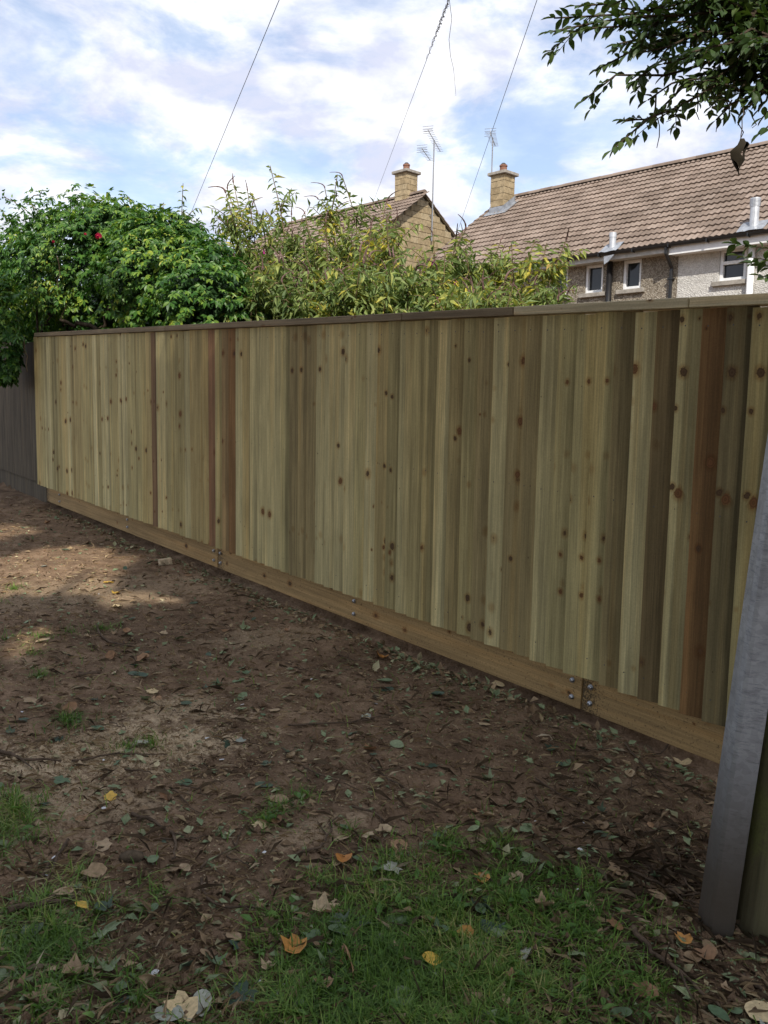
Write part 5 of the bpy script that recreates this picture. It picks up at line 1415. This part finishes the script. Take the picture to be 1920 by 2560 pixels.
# ------------------------------------------------------------------ twigs, stones, scraps
def build_twigs():
    rs = random.Random(33)
    def twig(pts, r, label, group, fork=True, matk='twig'):
        P = [ground_at(*q) for q in pts]; dense = []
        for i in range(len(P) - 1):
            for f in (0, .33, .66): dense.append(P[i] * (1 - f) + P[i + 1] * f)
        dense.append(P[-1]); n = len(dense); Q = []
        for i, p in enumerate(dense):
            p = p + np.array([rs.gauss(0, .006), rs.gauss(0, .006), 0]); Q.append(np.array([p[0], p[1], float(gz(p[0], p[1])) + r * .8 + .003 + .010 * rs.random()]))
        root = Q[0]
        m = MB().tube([q - root for q in Q], [r * (1 - .6 * i / (n - 1)) for i in range(n)], 6)
        o = m.build('twig', M[matk], None, True, loc=root); tag(o, label, 'twig', group)
        if fork and n > 4:
            k = n // 2; d = Q[min(k + 1, n - 1)] - Q[k - 1]; d[2] = 0; d = unit(d); s = np.array([-d[1], d[0], 0]) * rs.choice((-1, 1)); e = [Q[k] - root, Q[k] - root + (d * .6 + s * .5) * .05, Q[k] - root + (d + s * .8) * .09]
            MB().tube(e, [r * .55, r * .4, r * .2], 5).build('side_shoot', M[matk], o)
    named = [
        ([(30, 2290), (110, 2275), (190, 2255)], .011, 'thick short stick lying in the grass at lower left'),
        ([(170, 2105), (130, 2180), (105, 2280), (120, 2380)], .006, 'long thin stem crossing the thick stick at lower left'),
        ([(330, 2043), (390, 2065), (435, 2095), (445, 2130), (425, 2160)], .0075, 'curved twig bending round on the soil at left centre'),
        ([(1580, 2340), (1640, 2395), (1730, 2470), (1800, 2530)], .009, 'longest straight stick slanting to the bottom right corner'),
        ([(1560, 2180), (1640, 2215), (1700, 2235), (1760, 2230)], .006, 'pale straw-coloured twig reaching the pole guard'),
        ([(1460, 2370), (1530, 2325), (1600, 2310)], .006, 'thin grey twig curving through the grass at right'),
        ([(1250, 2380), (1300, 2350), (1380, 2355), (1450, 2385)], .007, 'forked twig lying over the pale green leaf'),
        ([(730, 2145), (800, 2125), (830, 2080), (835, 2050)], .006, 'crooked dark twig on bare soil left of the grass'),
        ([(880, 2270), (960, 2310), (1010, 2360)], .005, 'fine twig slanting through the grass at centre'),
        ([(830, 2440), (900, 2490), (980, 2510), (1040, 2560)], .006, 'long thin twig running to the bottom edge at centre'),
        ([(720, 1820), (850, 1815), (930, 1800), (990, 1790)], .005, 'long thin twig lying across the middle of the soil'),
        ([(700, 1875), (720, 1900), (800, 1945), (910, 1985)], .005, 'bent twig in the middle of the bare soil'),
        ([(930, 1920), (970, 1955), (1040, 1985)], .005, 'short thin twig right of the bent twig'),
        ([(885, 2020), (950, 2050), (1000, 2080)], .005, 'thin brown twig on bare soil above the grass'),
        ([(0, 1885), (60, 1905), (150, 1910)], .009, 'dark stick at the left edge near the sawdust'),
        ([(1740, 1860), (1680, 1880), (1630, 1890)], .006, 'dark twig leaning at the fence foot near the pole'),
        ([(1560, 1860), (1620, 1930), (1690, 1990)], .005, 'thin twig slanting near the pole on dark soil'),
        ([(530, 1370), (0 + 560, 1380)], .006, 'short twig near the leftmost gravel board bolts'),
        ([(240, 1570), (260, 1600), (310, 1620), (335, 1625)], .008, 'wavy root-like twig on the soil at left'),
        ([(200, 1695), (250, 1690)], .012, 'short thick reddish stick on the soil at left'),
        ([(1900, 2480), (1860, 2455), (1830, 2470)], .007, 'grey broken twig under the pole at the right edge'),
        ([(1420, 2560), (1435, 2480), (1445, 2420)], .006, 'grey twig standing at the bottom right grass'),
        ([(180, 1910), (290, 1890), (420, 1895)], .005, 'thin twig lying across the sawdust patch'),
        ([(500, 2180), (590, 2120), (610, 2060)], .005, 'slender twig left of the centre grass'),
        ([(500, 2200), (540, 2270), (640, 2280), (760, 2290)], .005, 'long bowed twig left of the grass'),
        ([(100, 2200), (170, 2110)], .005, 'small twig at the lower left'),
    ]
    for pts, r, lab in named: twig(pts, r, lab, 'twigs lying on the ground', True)
    # brushwood at right, nothing tells these apart
    for k in range(46):
        px = rs.uniform(1380, 1800); py = rs.uniform(2130, 2440) if k < 30 else rs.uniform(1850, 2130); an = rs.gauss(.35, .5); l = rs.uniform(70, 190)
        twig([(px - math.cos(an) * l / 2, py - math.sin(an) * l * .32), (px + rs.uniform(-8, 8), py + rs.uniform(-8, 8)), (min(px + math.cos(an) * l / 2, 1830), py + math.sin(an) * l * .32)], rs.uniform(.0018, .0042), (rs.choice(('thin', 'bent', 'short', 'long')) + rs.choice((' grey', ' brown')) + ' twig in the brushwood ' + ('by the grass' if py > 2330 else 'nearest the pole foot' if px > 1660 else 'on the dark soil' if py < 2130 else 'at the grass corner')), 'brushwood twigs left of the pole', k % 3 == 0)
    for k in range(60):
        px = rs.uniform(20, 1350); py = rs.uniform(1480, 2420); an = rs.uniform(-.6, .9); l = rs.uniform(40, 140) * (py / 2200)
        p = ground_at(px, py)
        if p @ N_F > DIST_F - .3: continue
        twig([(px - math.cos(an) * l / 2, py - math.sin(an) * l * .25), (px + rs.uniform(-8, 8), py + rs.uniform(-6, 6)), (px + math.cos(an) * l / 2, py + math.sin(an) * l * .25)], rs.uniform(.0016, .0038), zone_label(rs.choice(('thin dry twig', 'fine crooked twig', 'short dry twig')), p), 'twigs scattered on the open soil', k % 4 == 0)
    # off-cut block and stone
    p = ground_at(412, 1412)
    MB().hexa([(-.06, -.035, 0), (.06, -.04, 0), (.055, .04, 0), (-.05, .035, 0), (-.055, -.03, .05), (.05, -.03, .062), (.055, .03, .055), (-.05, .03, .045)]).build('timber_offcut', plain('cut_wood', (.50, .40, .27), .8, .2, var=.3, scale=30), None, bevel=.006, loc=p, rot=(0, 0, .5))
    tag(bpy.data.objects['timber_offcut'], 'pale chunky timber offcut on the soil near the fence', 'wood')
    p = ground_at(330, 2150); m = MB(); st = np.array([(math.cos(a) * math.cos(e), math.sin(a) * math.cos(e), math.sin(e)) for e in (-.9, -.2, .5, 1.1) for a in [i * math.pi / 4 for i in range(8)]])
    vs = [tuple(v * np.array([.045, .03, .022]) * rs.uniform(.85, 1.12)) for v in st] + [(0, 0, .023)]
    m.add(vs, [(r * 8 + k, r * 8 + (k + 1) % 8, (r + 1) * 8 + (k + 1) % 8, (r + 1) * 8 + k) for r in range(3) for k in range(8)] + [(24 + k, 24 + (k + 1) % 8, 32) for k in range(8)])
    tag(m.build('stone', plain('earthy_stone', (.10, .075, .05), .95, .1, var=.3, scale=40), None, True, loc=p + [0, 0, .008]), 'earthy brown rounded stone on soil at left', 'stone')
    sm = MB().add([(-.5, -.3, 0), (.4, -.42, .05), (.55, .15, .02), (.1, .4, .09), (-.45, .3, .03)], [(0, 1, 2, 3, 4)]).mesh('paper_scrap', M['white_bit'])
    for k in range(34):
        px = rs.uniform(30, 1500); py = rs.uniform(1480, 2520); p = ground_at(px, py)
        if p @ N_F > DIST_F - .1: continue
        o = link('paper_scrap', sm, None, p + [0, 0, .006], (rs.gauss(0, .3), rs.gauss(0, .3), rs.uniform(0, 6)), rs.uniform(.009, .024)); tag(o, 'tiny white scrap lying on the soil', 'scrap', 'white scraps on the soil')
build_twigs()
